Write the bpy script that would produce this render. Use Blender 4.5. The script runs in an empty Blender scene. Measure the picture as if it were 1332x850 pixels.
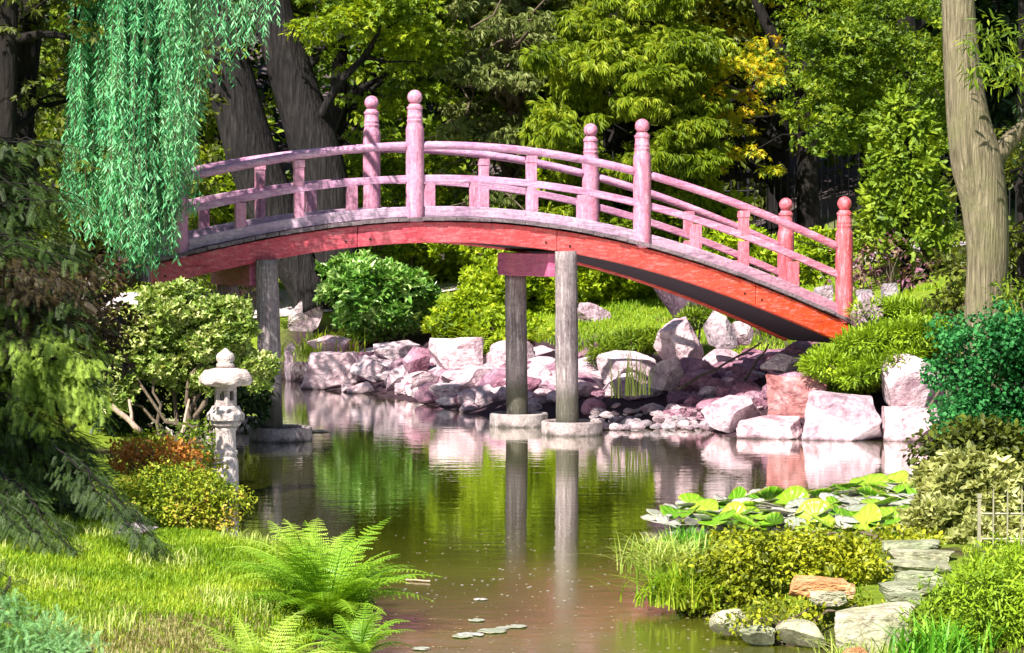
import bpy, math, random
import numpy as np
from mathutils import Vector, Matrix

R = math.radians
rng = np.random.default_rng(7)
random.seed(7)
scene = bpy.context.scene
COL = scene.collection

# ------------------------------------------------------------------ camera geometry
CAMZ, FPX = 2.6, 3200.0
PITCH = math.atan(125.0 / FPX)
def ray(px, py):
    dx, dy = px - 666.0, -(py - 425.0)
    return np.array([dx, FPX * math.cos(PITCH) + dy * math.sin(PITCH), -FPX * math.sin(PITCH) + dy * math.cos(PITCH)])
def P(px, py, Y):
    d = ray(px, py); return np.array([0, 0, CAMZ]) + d / d[1] * Y
def G(px, py, z=0.0):
    d = ray(px, py); return np.array([0, 0, CAMZ]) + d * ((z - CAMZ) / d[2])
def pxm(Y): return FPX / Y          # photo pixels per metre at depth Y

# ------------------------------------------------------------------ mesh helpers
def norm(a): return a / np.maximum(np.linalg.norm(a, axis=-1, keepdims=True), 1e-9)
class M:
    """collects verts and faces (quads/tris arrays)"""
    def __init__(s): s.v = []; s.f = []; s.n = 0
    def add(s, v, faces):
        v = np.asarray(v, float).reshape(-1, 3)
        if not isinstance(faces, list): faces = [faces]
        for f in faces:
            f = np.asarray(f, int)
            if f.size: s.f.append(f + s.n)
        s.v.append(v); s.n += len(v)
    def box(s, c, size, rot=None):
        x, y, z = np.asarray(size) / 2.0
        v = np.array([[-x,-y,-z],[x,-y,-z],[x,y,-z],[-x,y,-z],[-x,-y,z],[x,-y,z],[x,y,z],[-x,y,z]])
        if rot is not None: v = v @ np.asarray(rot).T
        s.add(v + np.asarray(c), np.array([[0,3,2,1],[4,5,6,7],[0,1,5,4],[1,2,6,5],[2,3,7,6],[3,0,4,7]]))
    def tube(s, pts, rad, seg=10, cap=True, rough=0.0, twist=0.0):
        pts = np.asarray(pts, float); n = len(pts)
        rad = np.broadcast_to(np.asarray(rad, float), (n,))
        t = norm(np.gradient(pts, axis=0))
        ref = np.array([0, 1.0, 0.01]) if abs(t[:, 1]).mean() < .8 else np.array([1.0, 0, 0.01])
        a = norm(np.cross(t, ref)); b = np.cross(t, a)
        th = np.linspace(0, 2 * np.pi, seg, endpoint=False)
        rr = rad[:, None] * np.ones((1, seg))
        if rough:
            lob = rough * (np.sin(th * 3 + .7)[None] * .5 + np.sin(th * 5 + np.arange(n)[:, None] * .25) * .4 + rng.normal(0, .25, (n, seg)))
            rr = rr * (1 + lob)
        v = pts[:, None] + rr[..., None] * (np.cos(th)[None, :, None] * a[:, None] + np.sin(th)[None, :, None] * b[:, None])
        i = np.arange(n - 1)[:, None] * seg; j = np.arange(seg)[None]; k = (j + 1) % seg
        f = np.stack([i + j, i + k, i + seg + k, i + seg + j], -1).reshape(-1, 4)
        v = v.reshape(-1, 3)
        fs = [f]
        if cap:
            v = np.vstack([v, pts[0], pts[-1]]); c0 = n * seg; jj = np.arange(seg); kk = (jj + 1) % seg
            fs.append(np.stack([np.full(seg, c0), kk, jj], -1)); o = (n - 1) * seg
            fs.append(np.stack([np.full(seg, c0 + 1), o + jj, o + kk], -1))
        s.add(v, fs)
    def lathe(s, prof, seg=28, c=(0, 0, 0)):
        prof = np.asarray(prof, float); n = len(prof)
        th = np.linspace(0, 2 * np.pi, seg, endpoint=False)
        v = np.stack([prof[:, :1] * np.cos(th), prof[:, :1] * np.sin(th), np.repeat(prof[:, 1:], seg, 1)], -1).reshape(-1, 3)
        i = np.arange(n - 1)[:, None] * seg; j = np.arange(seg)[None]; k = (j + 1) % seg
        s.add(v + np.asarray(c), np.stack([i + j, i + k, i + seg + k, i + seg + j], -1).reshape(-1, 4))

def mesh_from(name, m, smooth=False, off=(0, 0, 0)):
    v = np.vstack(m.v) - np.asarray(off)
    me = bpy.data.meshes.new(name)
    loops = np.concatenate([f.ravel() for f in m.f]); sizes = np.concatenate([np.full(len(f), f.shape[1]) for f in m.f])
    starts = np.concatenate([[0], np.cumsum(sizes)[:-1]])
    me.vertices.add(len(v)); me.vertices.foreach_set('co', v.astype(np.float32).ravel())
    me.loops.add(len(loops)); me.loops.foreach_set('vertex_index', loops.astype(np.int32))
    me.polygons.add(len(sizes)); me.polygons.foreach_set('loop_start', starts.astype(np.int32))
    me.polygons.foreach_set('use_smooth', np.full(len(sizes), smooth))
    me.update(calc_edges=True)
    return me
ORG = {}
def obj(name, m, mat, parent=None, smooth=False, origin=None, label=None):
    if parent is not None: off = ORG[parent.name]
    else: off = np.asarray(origin if origin is not None else (0, 0, 0), float)
    me = mesh_from(name, m, smooth, off)
    if mat: me.materials.append(mat)
    o = bpy.data.objects.new(name, me); COL.objects.link(o)
    if parent is not None: o.parent = parent; ORG[o.name] = off
    else: o.location = off; ORG[o.name] = off
    if label: o['label'] = label
    return o
def tag(o, label=None, cat=None, group=None, kind=None):
    if label: o['label'] = label
    if cat: o['category'] = cat
    if group: o['group'] = group
    if kind: o['kind'] = kind
    return o
def thing(name, label, cat, loc, group=None):
    o = bpy.data.objects.new(name, None); COL.objects.link(o)
    o.location = loc; o.empty_display_size = .2; ORG[o.name] = np.asarray(loc, float)
    return tag(o, label, cat, group)
def bevel(o, w=.008, seg=2, ang=35):
    b = o.modifiers.new('bevel', 'BEVEL'); b.width = w; b.segments = seg; b.limit_method = 'ANGLE'; b.angle_limit = R(ang)

# ------------------------------------------------------------------ materials
def newmat(name):
    mt = bpy.data.materials.new(name); mt.use_nodes = True
    nt = mt.node_tree; nt.nodes.clear(); return mt, nt
def N(nt, t, **kw):
    n = nt.nodes.new(t)
    for k, v in kw.items():
        if k in n.inputs: n.inputs[k].default_value = v
        else: setattr(n, k, v)
    return n
def ramp(nt, fac, stops):
    r = nt.nodes.new('ShaderNodeValToRGB'); e = r.color_ramp.elements
    while len(e) < len(stops): e.new(.5)
    for el, (p, c) in zip(e, stops): el.position = p; el.color = (*c, 1)
    nt.links.new(fac, r.inputs[0]); return r.outputs[0]
def noise(nt, vec, scale, detail=4, rough=.6, dist=0):
    n = N(nt, 'ShaderNodeTexNoise'); n.inputs['Scale'].default_value = scale; n.inputs['Detail'].default_value = detail
    n.inputs['Roughness'].default_value = rough; n.inputs['Distortion'].default_value = dist
    if vec is not None: nt.links.new(vec, n.inputs['Vector'])
    return n.outputs['Fac']
def coord(nt, scale=(1, 1, 1), kind='Object'):
    tc = N(nt, 'ShaderNodeTexCoord'); mp = N(nt, 'ShaderNodeMapping'); mp.inputs['Scale'].default_value = scale
    nt.links.new(tc.outputs[kind], mp.inputs['Vector']); return mp.outputs['Vector']
def mixc(nt, fac, a, b, mode='MIX'):
    m = nt.nodes.new('ShaderNodeMix'); m.data_type = 'RGBA'; m.blend_type = mode
    if hasattr(fac, 'links') or not isinstance(fac, (int, float)): nt.links.new(fac, m.inputs[0])
    else: m.inputs[0].default_value = fac
    for v, s in ((a, m.inputs[6]), (b, m.inputs[7])):
        if isinstance(v, tuple): s.default_value = (*v, 1)
        else: nt.links.new(v, s)
    return m.outputs[2]
def bump(nt, h, strength, dist=.02):
    b = N(nt, 'ShaderNodeBump'); b.inputs['Strength'].default_value = strength; b.inputs['Distance'].default_value = dist
    nt.links.new(h, b.inputs['Height']); return b.outputs['Normal']
def principled(nt, col, rough=.6, nrm=None, spec=.5):
    p = N(nt, 'ShaderNodeBsdfPrincipled'); p.inputs['Roughness'].default_value = rough
    p.inputs['Specular IOR Level'].default_value = spec
    if isinstance(col, tuple): p.inputs['Base Color'].default_value = (*col, 1)
    else: nt.links.new(col, p.inputs['Base Color'])
    if nrm is not None: nt.links.new(nrm, p.inputs['Normal'])
    return p
def out(nt, sh):
    o = N(nt, 'ShaderNodeOutputMaterial'); nt.links.new(sh, o.inputs['Surface'])

def foliage(name, cs, trans=.35, scale=1.2, rough=.5, spec=.3):
    """leaf colours cs: dark .. light; varied leaf by leaf and clump by clump"""
    mt, nt = newmat(name)
    g = N(nt, 'ShaderNodeNewGeometry')
    a = noise(nt, coord(nt), scale, 3)
    ad = N(nt, 'ShaderNodeMath', operation='MULTIPLY_ADD'); nt.links.new(g.outputs['Random Per Island'], ad.inputs[0])
    ad.inputs[1].default_value = .55
    sc = N(nt, 'ShaderNodeMath', operation='MULTIPLY_ADD'); nt.links.new(a, sc.inputs[0]); sc.inputs[1].default_value = 1.5; sc.inputs[2].default_value = -.52
    nt.links.new(sc.outputs[0], ad.inputs[2])
    n = len(cs)
    col = ramp(nt, ad.outputs[0], [(i / (n - 1) * .8 + .1, c) for i, c in enumerate(cs)])
    p = principled(nt, col, rough, None, spec)
    t = N(nt, 'ShaderNodeBsdfTranslucent')
    tcol = mixc(nt, 1.0, col, (1.25, 1.15, .5), 'MULTIPLY'); nt.links.new(tcol, t.inputs['Color'])
    mx = N(nt, 'ShaderNodeMixShader'); mx.inputs[0].default_value = trans
    nt.links.new(p.outputs[0], mx.inputs[1]); nt.links.new(t.outputs[0], mx.inputs[2])
    out(nt, mx.outputs[0]); return mt

def bark(name, c0, c1, sc=(9, 9, 1.6), strength=.9, moss=None):
    mt, nt = newmat(name)
    v = coord(nt, sc)
    h = noise(nt, v, 1.6, 8, .65, .6)
    w = N(nt, 'ShaderNodeTexVoronoi'); w.feature = 'DISTANCE_TO_EDGE'; w.inputs['Scale'].default_value = 2.2
    nt.links.new(mixc(nt, .12, v, N(nt, 'ShaderNodeTexNoise').outputs['Color']), w.inputs['Vector'])
    hs = N(nt, 'ShaderNodeMath', operation='MULTIPLY'); nt.links.new(h, hs.inputs[0]); nt.links.new(w.outputs[0], hs.inputs[1])
    had = N(nt, 'ShaderNodeMath', operation='ADD'); nt.links.new(hs.outputs[0], had.inputs[0]); nt.links.new(h, had.inputs[1])
    col = ramp(nt, had.outputs[0], [(.35, c0), (.8, c1)])
    big = noise(nt, coord(nt), 1.3, 3)
    col = mixc(nt, .5, col, ramp(nt, big, [(.35, (.55, .55, .55)), (.65, (1.2, 1.2, 1.2))]), 'MULTIPLY')
    if moss:
        col = mixc(nt, ramp(nt, noise(nt, coord(nt), 2.2, 5), [(.5, (0, 0, 0)), (.66, (.8, .8, .8))]), col, moss)
    out(nt, principled(nt, col, .85, bump(nt, had.outputs[0], strength, .05), .2).outputs[0]); return mt

def stone(name, cs, sc=3.0, strength=.6, stain=None):
    mt, nt = newmat(name)
    v = coord(nt)
    oi = N(nt, 'ShaderNodeObjectInfo')
    va = N(nt, 'ShaderNodeVectorMath', operation='ADD'); nt.links.new(v, va.inputs[0])
    cmb = N(nt, 'ShaderNodeCombineXYZ')
    ml = N(nt, 'ShaderNodeMath', operation='MULTIPLY'); nt.links.new(oi.outputs['Random'], ml.inputs[0]); ml.inputs[1].default_value = 37
    nt.links.new(ml.outputs[0], cmb.inputs[0]); nt.links.new(ml.outputs[0], cmb.inputs[1]); nt.links.new(cmb.outputs[0], va.inputs[1])
    v = va.outputs[0]
    a = noise(nt, v, sc, 8, .65, .3); b = noise(nt, v, sc * 7, 6, .7)
    n = len(cs)
    col = ramp(nt, a, [(.3 + .42 * i / (n - 1), c) for i, c in enumerate(cs)])
    col = mixc(nt, .55, col, ramp(nt, b, [(.3, (.5, .48, .5)), (.62, (1.12, 1.1, 1.12))]), 'MULTIPLY')
    cr = N(nt, 'ShaderNodeTexVoronoi'); cr.feature = 'DISTANCE_TO_EDGE'; cr.inputs['Scale'].default_value = sc * .9
    cv = mixc(nt, .25, v, N(nt, 'ShaderNodeTexNoise', Scale=3.0).outputs['Color']); nt.links.new(cv, cr.inputs['Vector'])
    crk = ramp(nt, cr.outputs[0], [(0, (.45, .4, .42)), (.025, (1, 1, 1))])
    col = mixc(nt, .6, col, crk, 'MULTIPLY')
    tint = ramp(nt, oi.outputs['Random'], [(0, (.85, .8, .86)), (.5, (1, 1, 1)), (1, (1.1, .98, 1.0))])
    col = mixc(nt, 1.0, col, tint, 'MULTIPLY')
    if stain:
        # damp, mineral-stained band just above the water
        geo = N(nt, 'ShaderNodeNewGeometry'); sp = N(nt, 'ShaderNodeSeparateXYZ'); nt.links.new(geo.outputs['Position'], sp.inputs[0])
        nz = N(nt, 'ShaderNodeMath', operation='MULTIPLY_ADD'); nt.links.new(a, nz.inputs[0]); nz.inputs[1].default_value = .16
        nt.links.new(sp.outputs['Z'], nz.inputs[2])
        col = mixc(nt, ramp(nt, nz.outputs[0], [(.07, (1, 1, 1)), (.13, (0, 0, 0))]), col, stain)
    had = N(nt, 'ShaderNodeMath', operation='ADD'); nt.links.new(a, had.inputs[0]); nt.links.new(b, had.inputs[1])
    fc = N(nt, 'ShaderNodeTexVoronoi'); fc.inputs['Scale'].default_value = sc * 2.2; nt.links.new(mixc(nt, .3, v, N(nt, 'ShaderNodeTexNoise', Scale=5.0).outputs['Color']), fc.inputs['Vector'])
    hh = N(nt, 'ShaderNodeMath', operation='MULTIPLY_ADD'); nt.links.new(fc.outputs['Distance'], hh.inputs[0]); hh.inputs[1].default_value = 1.4; nt.links.new(had.outputs[0], hh.inputs[2])
    col = mixc(nt, .5, col, ramp(nt, noise(nt, v, sc * 2.5, 5, .7, 1.2), [(.42, (.58, .45, .52)), (.56, (1.08, 1.05, 1.06))]), 'MULTIPLY')
    out(nt, principled(nt, col, .8, bump(nt, hh.outputs[0], strength, .035), .25).outputs[0]); return mt

def paint(name, cs, wear, wearamt=.5, rough=.55, grad=None, vs_=(1.2, 1.2, 9), tide=None):
    """weathered painted timber"""
    mt, nt = newmat(name)
    v = coord(nt, (1, 1, 1)); vs = coord(nt, vs_)
    a = noise(nt, v, 2.2, 5); b = noise(nt, vs, 4, 7, .7, .4); c = noise(nt, v, 22, 5, .7)
    col = ramp(nt, a, [(.3, cs[0]), (.7, cs[1])])
    if grad:
        sp = N(nt, 'ShaderNodeSeparateXYZ'); nt.links.new(v, sp.inputs[0])
        mr = N(nt, 'ShaderNodeMapRange'); nt.links.new(sp.outputs['X'], mr.inputs[0])
        mr.inputs[1].default_value = grad[0]; mr.inputs[2].default_value = grad[1]
        col = mixc(nt, mr.outputs[0], col, grad[2])
    col = mixc(nt, ramp(nt, b, [(.5, (0, 0, 0)), (.72, (wearamt,) * 3)]), col, wear)
    col = mixc(nt, .7, col, ramp(nt, c, [(.3, (.5, .46, .5)), (.58, (1.1, 1.1, 1.1))]), 'MULTIPLY')
    if tide:   # dark algae line left by the water
        ge = N(nt, 'ShaderNodeNewGeometry'); sz = N(nt, 'ShaderNodeSeparateXYZ'); nt.links.new(ge.outputs['Position'], sz.inputs[0])
        tz = N(nt, 'ShaderNodeMath', operation='MULTIPLY_ADD'); nt.links.new(b, tz.inputs[0]); tz.inputs[1].default_value = -.9; nt.links.new(sz.outputs['Z'], tz.inputs[2])
        col = mixc(nt, ramp(nt, tz.outputs[0], [(.0, (.85, .85, .85)), (.22, (0, 0, 0))]), col, tide)
    d_ = noise(nt, vs, 1.6, 6, .75, 1.0)
    col = mixc(nt, .75, col, ramp(nt, d_, [(.34, (.42, .34, .40)), (.48, (1, 1, 1))]), 'MULTIPLY')
    chip = noise(nt, vs, 7, 3, .8); col = mixc(nt, ramp(nt, chip, [(.66, (0, 0, 0)), (.69, (.85, .85, .85))]), col, (.30, .25, .24))
    ad = N(nt, 'ShaderNodeMath', operation='ADD'); nt.links.new(b, ad.inputs[0]); nt.links.new(c, ad.inputs[1])
    out(nt, principled(nt, col, rough, bump(nt, ad.outputs[0], .6, .015), .3).outputs[0]); return mt

def plain(name, col, rough=.6, var=.3, sc=8, spec=.4, metal=0):
    mt, nt = newmat(name)
    c = mixc(nt, 1.0, col, ramp(nt, noise(nt, coord(nt), sc, 5), [(.3, (1 - var,) * 3), (.7, (1 + var * .4,) * 3)]), 'MULTIPLY')
    p = principled(nt, c, rough, bump(nt, noise(nt, coord(nt), sc * 4, 4), .2, .01), spec); p.inputs['Metallic'].default_value = metal
    out(nt, p.outputs[0]); return mt

MAT = {}
MAT['rail'] = paint('rail_paint', [(.40, .17, .31), (.56, .31, .46)], (.62, .50, .58), .75, .5, grad=(1.0, 6.5, (.52, .11, .14)))
MAT['post'] = paint('post_paint', [(.44, .16, .26), (.60, .29, .42)], (.66, .48, .56), .6, .5, grad=(.8, 5.2, (.54, .07, .07)), vs_=(7, 7, 1))
MAT['beam'] = paint('beam_paint', [(.40, .035, .065), (.54, .10, .13)], (.62, .30, .30), .6, .5, grad=(-1.5, 4.4, (.58, .055, .010)), vs_=(1.0, 6, 9))
MAT['cap'] = paint('cap_paint', [(.36, .07, .18), (.50, .12, .2)], (.5, .3, .35), .4, .6)
MAT['kerb'] = paint('kerb_paint', [(.40, .24, .37), (.56, .42, .52)], (.22, .16, .22), .7, .6, grad=(1.5, 6.5, (.42, .10, .14)))
MAT['deck'] = paint('deck_timber', [(.10, .075, .085), (.2, .15, .17)], (.34, .28, .3), .6, .8)
MAT['under'] = plain('shade_dark_timber', (.03, .018, .03), .9)  # near-black colour stands in for the shade beneath the deck
MAT['pile'] = paint('pile_timber', [(.09, .07, .075), (.25, .20, .205)], (.50, .46, .44), .85, .85, vs_=(10, 10, .7), tide=(.05, .05, .03))
MAT['concrete'] = stone('ring_concrete', [(.20, .175, .165), (.31, .28, .265), (.38, .35, .33)], 5, .2, stain=(.05, .045, .04))
MAT['lantern'] = stone('lantern_granite', [(.36, .34, .26), (.60, .56, .50), (.72, .68, .62)], 5, .35, stain=(.2, .22, .1))
ROCKC = [(.30, .20, .235), (.60, .49, .51), (.76, .70, .69)]
MAT['rock'] = stone('pink_granite', ROCKC, 2.2, 1.0, stain=(.06, .04, .045))
MAT['rock_dark_shade'] = stone('shade_toned_pink_granite', [(.14, .06, .09), (.32, .17, .23), (.54, .40, .45)], 2.4, 1.0, stain=(.05, .03, .04))  # darker granite; the mauve of shadowed rock is put into its colour
MAT['rock_red'] = stone('rust_granite', [(.30, .10, .09), (.48, .22, .20), (.62, .42, .40)], 2.0, .8, stain=(.10, .02, .015))
MAT['rock_grey'] = stone('grey_stone', [(.18, .16, .18), (.34, .31, .33), (.5, .47, .48)], 3, .7)
MAT['rock_green'] = stone('mossy_pale_stone', [(.10, .13, .05), (.32, .36, .22), (.52, .54, .40)], 3, .6)
MAT['rock_orange'] = stone('orange_sandstone', [(.40, .16, .05), (.58, .34, .14), (.66, .52, .30)], 4, .6)
MAT['trunk_dark'] = bark('dark_bark', (.003, .0025, .003), (.032, .027, .027), (8, 8, 1.1), 1.0)
MAT['trunk_mid'] = bark('brown_bark', (.003, .0025, .0025), (.022, .017, .015), (8, 8, 1.5), .8)
MAT['trunk_pale'] = bark('pale_bark', (.07, .06, .035), (.30, .25, .16), (16, 16, 1.3), 1.0, moss=(.17, .16, .08))
MAT['twig'] = bark('twig_bark', (.06, .045, .03), (.2, .15, .11), (20, 20, 6), .4)
MAT['twig_pale'] = bark('pale_twig_bark', (.30, .20, .15), (.5, .38, .3), (20, 20, 6), .4)
MAT['stump'] = bark('violet_bark', (.05, .03, .05), (.24, .15, .2), (10, 10, 1.2), .9)
MAT['iron'] = plain('black_iron', (.012, .012, .014), .5)
MAT['white_metal'] = plain('cream_metal', (.30, .28, .19), .5)
F = {}
F['lime'] = foliage('lime_leaves', [(.05, .10, .004), (.26, .38, .008), (.50, .58, .03)], .4)
F['yellowgreen'] = foliage('yellow_green_leaves', [(.05, .10, .006), (.17, .27, .010), (.38, .44, .015)], .4)
F['gold'] = foliage('gold_leaves', [(.12, .18, .005), (.33, .38, .01), (.55, .44, .012), (.60, .30, .012)], .4)
F['silver'] = foliage('silvery_conifer_sprays', [(.05, .08, .02), (.17, .22, .05), (.36, .38, .16)], .3)
F['mid'] = foliage('mid_green_leaves', [(.025, .055, .005), (.11, .19, .008), (.29, .36, .025)], .38)
F['cypress'] = foliage('cypress_sprays', [(.05, .09, .006), (.20, .29, .012), (.44, .50, .05)], .4, 1.0)
F['dark'] = foliage('shade_dark_leaves', [(.004, .010, .003), (.012, .03, .004), (.03, .06, .007)], .2)  # leaf colour darkened to carry the deep shade among the foliage
F['thuja'] = foliage('thuja_sprays', [(.04, .09, .006), (.16, .26, .012), (.34, .42, .03)], .3, 2.0)
F['willow'] = foliage('willow_leaves', [(.03, .22, .08), (.15, .52, .23), (.38, .76, .44)], .35, 1.4)
F['ivy'] = foliage('ivy_leaves', [(.004, .040, .008), (.018, .13, .03), (.07, .28, .075)], .25, 2.5, .5, .15)
F['rhodo'] = foliage('rhododendron_leaves', [(.03, .10, .015), (.14, .32, .04), (.46, .60, .22)], .25, 2.0, .35)
F['pale'] = foliage('pale_leaves', [(.03, .08, .008), (.24, .35, .05), (.70, .70, .36)], .3, 2.2)
F['cot'] = foliage('cotoneaster_leaves', [(.04, .09, .004), (.16, .24, .008), (.36, .42, .03), (.46, .32, .05)], .3, 3.0)
F['rusty'] = foliage('rusty_leaves', [(.14, .15, .01), (.50, .17, .03), (.66, .30, .08)], .3, 3.0)
F['mound'] = foliage('mound_leaves', [(.05, .07, .004), (.22, .26, .008), (.42, .43, .02)], .3, 2.5)
F['juniper'] = foliage('juniper_needles', [(.07, .13, .006), (.22, .36, .012), (.38, .52, .03)], .25, 2.0)
F['spruce'] = foliage('darkened_spruce_needles', [(.008, .02, .003), (.028, .058, .008), (.09, .15, .02)], .2, 1.6)  # needle colour darkened to stand in for shade at the left edge
F['spruce_tip'] = foliage('spruce_tip_needles', [(.08, .13, .015), (.22, .34, .04), (.40, .52, .09)], .25, 1.6)
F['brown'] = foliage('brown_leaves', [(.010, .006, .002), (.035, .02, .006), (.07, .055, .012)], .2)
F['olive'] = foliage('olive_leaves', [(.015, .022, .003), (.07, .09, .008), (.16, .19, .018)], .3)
F['fern'] = foliage('fern_fronds', [(.08, .20, .008), (.18, .36, .015), (.33, .50, .04)], .35, 1.5)
F['fern_pale'] = foliage('pale_fern_fronds', [(.16, .27, .02), (.34, .50, .05), (.52, .64, .14)], .35, 1.5)
F['grass'] = foliage('grass_blades', [(.07, .15, .004), (.20, .34, .008), (.42, .50, .04)], .35, 1.1)
F['dry'] = foliage('dry_grass_blades', [(.12, .09, .03), (.28, .24, .09), (.45, .42, .2)], .3, 2)
F['iris'] = foliage('iris_blades', [(.04, .18, .006), (.10, .32, .015), (.26, .5, .05)], .3, 2)
F['paleshrub'] = foliage('cream_green_leaves', [(.12, .14, .03), (.33, .35, .10), (.58, .58, .28)], .3, 2.2)
F['mint'] = foliage('mint_leaves', [(.05, .14, .03), (.16, .36, .11), (.35, .58, .27)], .3, 2.2)
F['red'] = foliage('wine_leaves', [(.09, .03, .05), (.25, .10, .16), (.3, .3, .06)], .3, 2.5)
F['palegrass'] = foliage('cream_grass_blades', [(.16, .26, .02), (.36, .46, .08), (.62, .62, .26)], .35, 2.5)

def ground_material():
    mt, nt = newmat('ground_soil_and_turf')
    v = coord(nt)
    a = noise(nt, v, .55, 6); b = noise(nt, v, 9, 8, .7); c = noise(nt, v, 60, 4, .7)
    grass = ramp(nt, b, [(.3, (.09, .15, .01)), (.6, (.24, .33, .03)), (.8, (.36, .40, .08))])
    soil = ramp(nt, b, [(.3, (.03, .02, .012)), (.7, (.10, .07, .04))])
    geo = N(nt, 'ShaderNodeNewGeometry'); sp = N(nt, 'ShaderNodeSeparateXYZ'); nt.links.new(geo.outputs['Position'], sp.inputs[0])
    far = N(nt, 'ShaderNodeMapRange'); nt.links.new(sp.outputs['Y'], far.inputs[0]); far.inputs[1].default_value = 47; far.inputs[2].default_value = 52
    g1 = mixc(nt, ramp(nt, a, [(.36, (1, 1, 1)), (.44, (0, 0, 0))]), grass, soil)
    low = N(nt, 'ShaderNodeMapRange'); nt.links.new(sp.outputs['Z'], low.inputs[0]); low.inputs[1].default_value = .02; low.inputs[2].default_value = .16
    g1 = mixc(nt, low.outputs[0], (.05, .04, .02), g1)
    rk = N(nt, 'ShaderNodeMapRange'); nt.links.new(sp.outputs['Z'], rk.inputs[0]); rk.inputs[1].default_value = 1.0; rk.inputs[2].default_value = .75
    ry = N(nt, 'ShaderNodeMapRange'); nt.links.new(sp.outputs['Y'], ry.inputs[0]); ry.inputs[1].default_value = 26.5; ry.inputs[2].default_value = 28.5
    rm = N(nt, 'ShaderNodeMath', operation='MULTIPLY'); nt.links.new(rk.outputs[0], rm.inputs[0]); nt.links.new(ry.outputs[0], rm.inputs[1])
    rx = N(nt, 'ShaderNodeMapRange'); nt.links.new(sp.outputs['X'], rx.inputs[0]); rx.inputs[1].default_value = -4.6; rx.inputs[2].default_value = -3.9
    rm2 = N(nt, 'ShaderNodeMath', operation='MULTIPLY'); nt.links.new(rm.outputs[0], rm2.inputs[0]); nt.links.new(rx.outputs[0], rm2.inputs[1])
    gravel = ramp(nt, N(nt, 'ShaderNodeTexVoronoi', Scale=14.0).outputs['Distance'], [(.1, (.20, .14, .16)), (.5, (.06, .035, .045))])
    g1 = mixc(nt, rm2.outputs[0], g1, gravel)
    col = mixc(nt, far.outputs[0], g1, (.11, .085, .09))
    ad = N(nt, 'ShaderNodeMath', operation='ADD'); nt.links.new(b, ad.inputs[0]); nt.links.new(c, ad.inputs[1])
    out(nt, principled(nt, col, .95, bump(nt, ad.outputs[0], .8, .05), .1).outputs[0]); return mt
MAT['ground'] = ground_material()

def water_material():
    mt, nt = newmat('pond_water')
    v = coord(nt)
    a = noise(nt, coord(nt, (1.0, 2.2, 1)), 2.2, 3, .5, .4); b = noise(nt, coord(nt, (1.0, 2.0, 1)), 9, 3, .5, .3)
    ad = N(nt, 'ShaderNodeMath', operation='MULTIPLY_ADD'); nt.links.new(b, ad.inputs[0]); ad.inputs[1].default_value = .22; nt.links.new(a, ad.inputs[2])
    murk = ramp(nt, noise(nt, v, .5, 4), [(.3, (.045, .050, .004)), (.7, (.085, .090, .010))])
    geo = N(nt, 'ShaderNodeNewGeometry'); sp = N(nt, 'ShaderNodeSeparateXYZ'); nt.links.new(geo.outputs['Position'], sp.inputs[0])
    nr = N(nt, 'ShaderNodeMapRange'); nt.links.new(sp.outputs['Y'], nr.inputs[0]); nr.inputs[1].default_value = 22; nr.inputs[2].default_value = 17; nr.inputs[3].default_value = .02; nr.inputs[4].default_value = .16
    p = principled(nt, murk, .03, bump(nt, ad.outputs[0], .10, .02)); nt.links.new(nr.outputs[0], p.inputs['Roughness']); p.inputs['IOR'].default_value = 2.2
    gl = N(nt, 'ShaderNodeBsdfGlossy'); gl.inputs['Color'].default_value = (.96, .96, .93, 1); gl.inputs['Roughness'].default_value = .015
    nt.links.new(p.inputs['Normal'].links[0].from_socket, gl.inputs['Normal'])
    cl_ = N(nt, 'ShaderNodeMapRange'); nt.links.new(sp.outputs['Y'], cl_.inputs[0]); cl_.inputs[1].default_value = 18.5; cl_.inputs[2].default_value = 21.5; cl_.inputs[3].default_value = .08; cl_.inputs[4].default_value = .72
    mx = N(nt, 'ShaderNodeMixShader'); nt.links.new(cl_.outputs[0], mx.inputs[0]); nt.links.new(p.outputs[0], mx.inputs[1]); nt.links.new(gl.outputs[0], mx.inputs[2])
    out(nt, mx.outputs[0]); return mt
MAT['water'] = water_material()

# ------------------------------------------------------------------ terrain
SHORE = [(-3.0, 7), (-1.9, 11), (-1.25, 15), (-.95, 16.8), (-1.2, 18.6), (-2.2, 19.9), (-2.75, 22.0), (-2.95, 26.2), (-3.75, 28.6), (-5.0, 33.5), (-6.3, 37.5),
         (-6.0, 42.5), (-3.9, 42.8), (-3.1, 40.2), (-2.1, 38.8), (-1.2, 36.6), (-.4, 34.4), (1.1, 33.2), (2.4, 32.7), (2.8, 30.9), (5.0, 30.4), (5.2, 27),
         (4.4, 23.5), (3.7, 20.6), (2.9, 19.6), (1.35, 19.1), (1.05, 17.8), (1.2, 16.6), (1.9, 15.4), (2.6, 12), (3.4, 7)]
SH = np.array(SHORE, float)
def sdist(x, y):
    """distance to the pond edge, positive on land"""
    x = np.asarray(x, float); y = np.asarray(y, float)
    d = np.full(x.shape, 1e9); ins = np.zeros(x.shape, bool)
    for i in range(len(SH)):
        a, b = SH[i], SH[(i + 1) % len(SH)]
        ab = b - a; t = np.clip(((x - a[0]) * ab[0] + (y - a[1]) * ab[1]) / (ab @ ab), 0, 1)
        d = np.minimum(d, np.hypot(x - a[0] - t * ab[0], y - a[1] - t * ab[1]))
        c = (a[1] > y) != (b[1] > y)
        xi = a[0] + (y - a[1]) / (ab[1] if ab[1] else 1e-9) * ab[0]
        ins ^= c & (x < xi)
    return np.where(ins, -d, d)
def ss(t): t = np.clip(t, 0, 1); return t * t * (3 - 2 * t)
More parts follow.
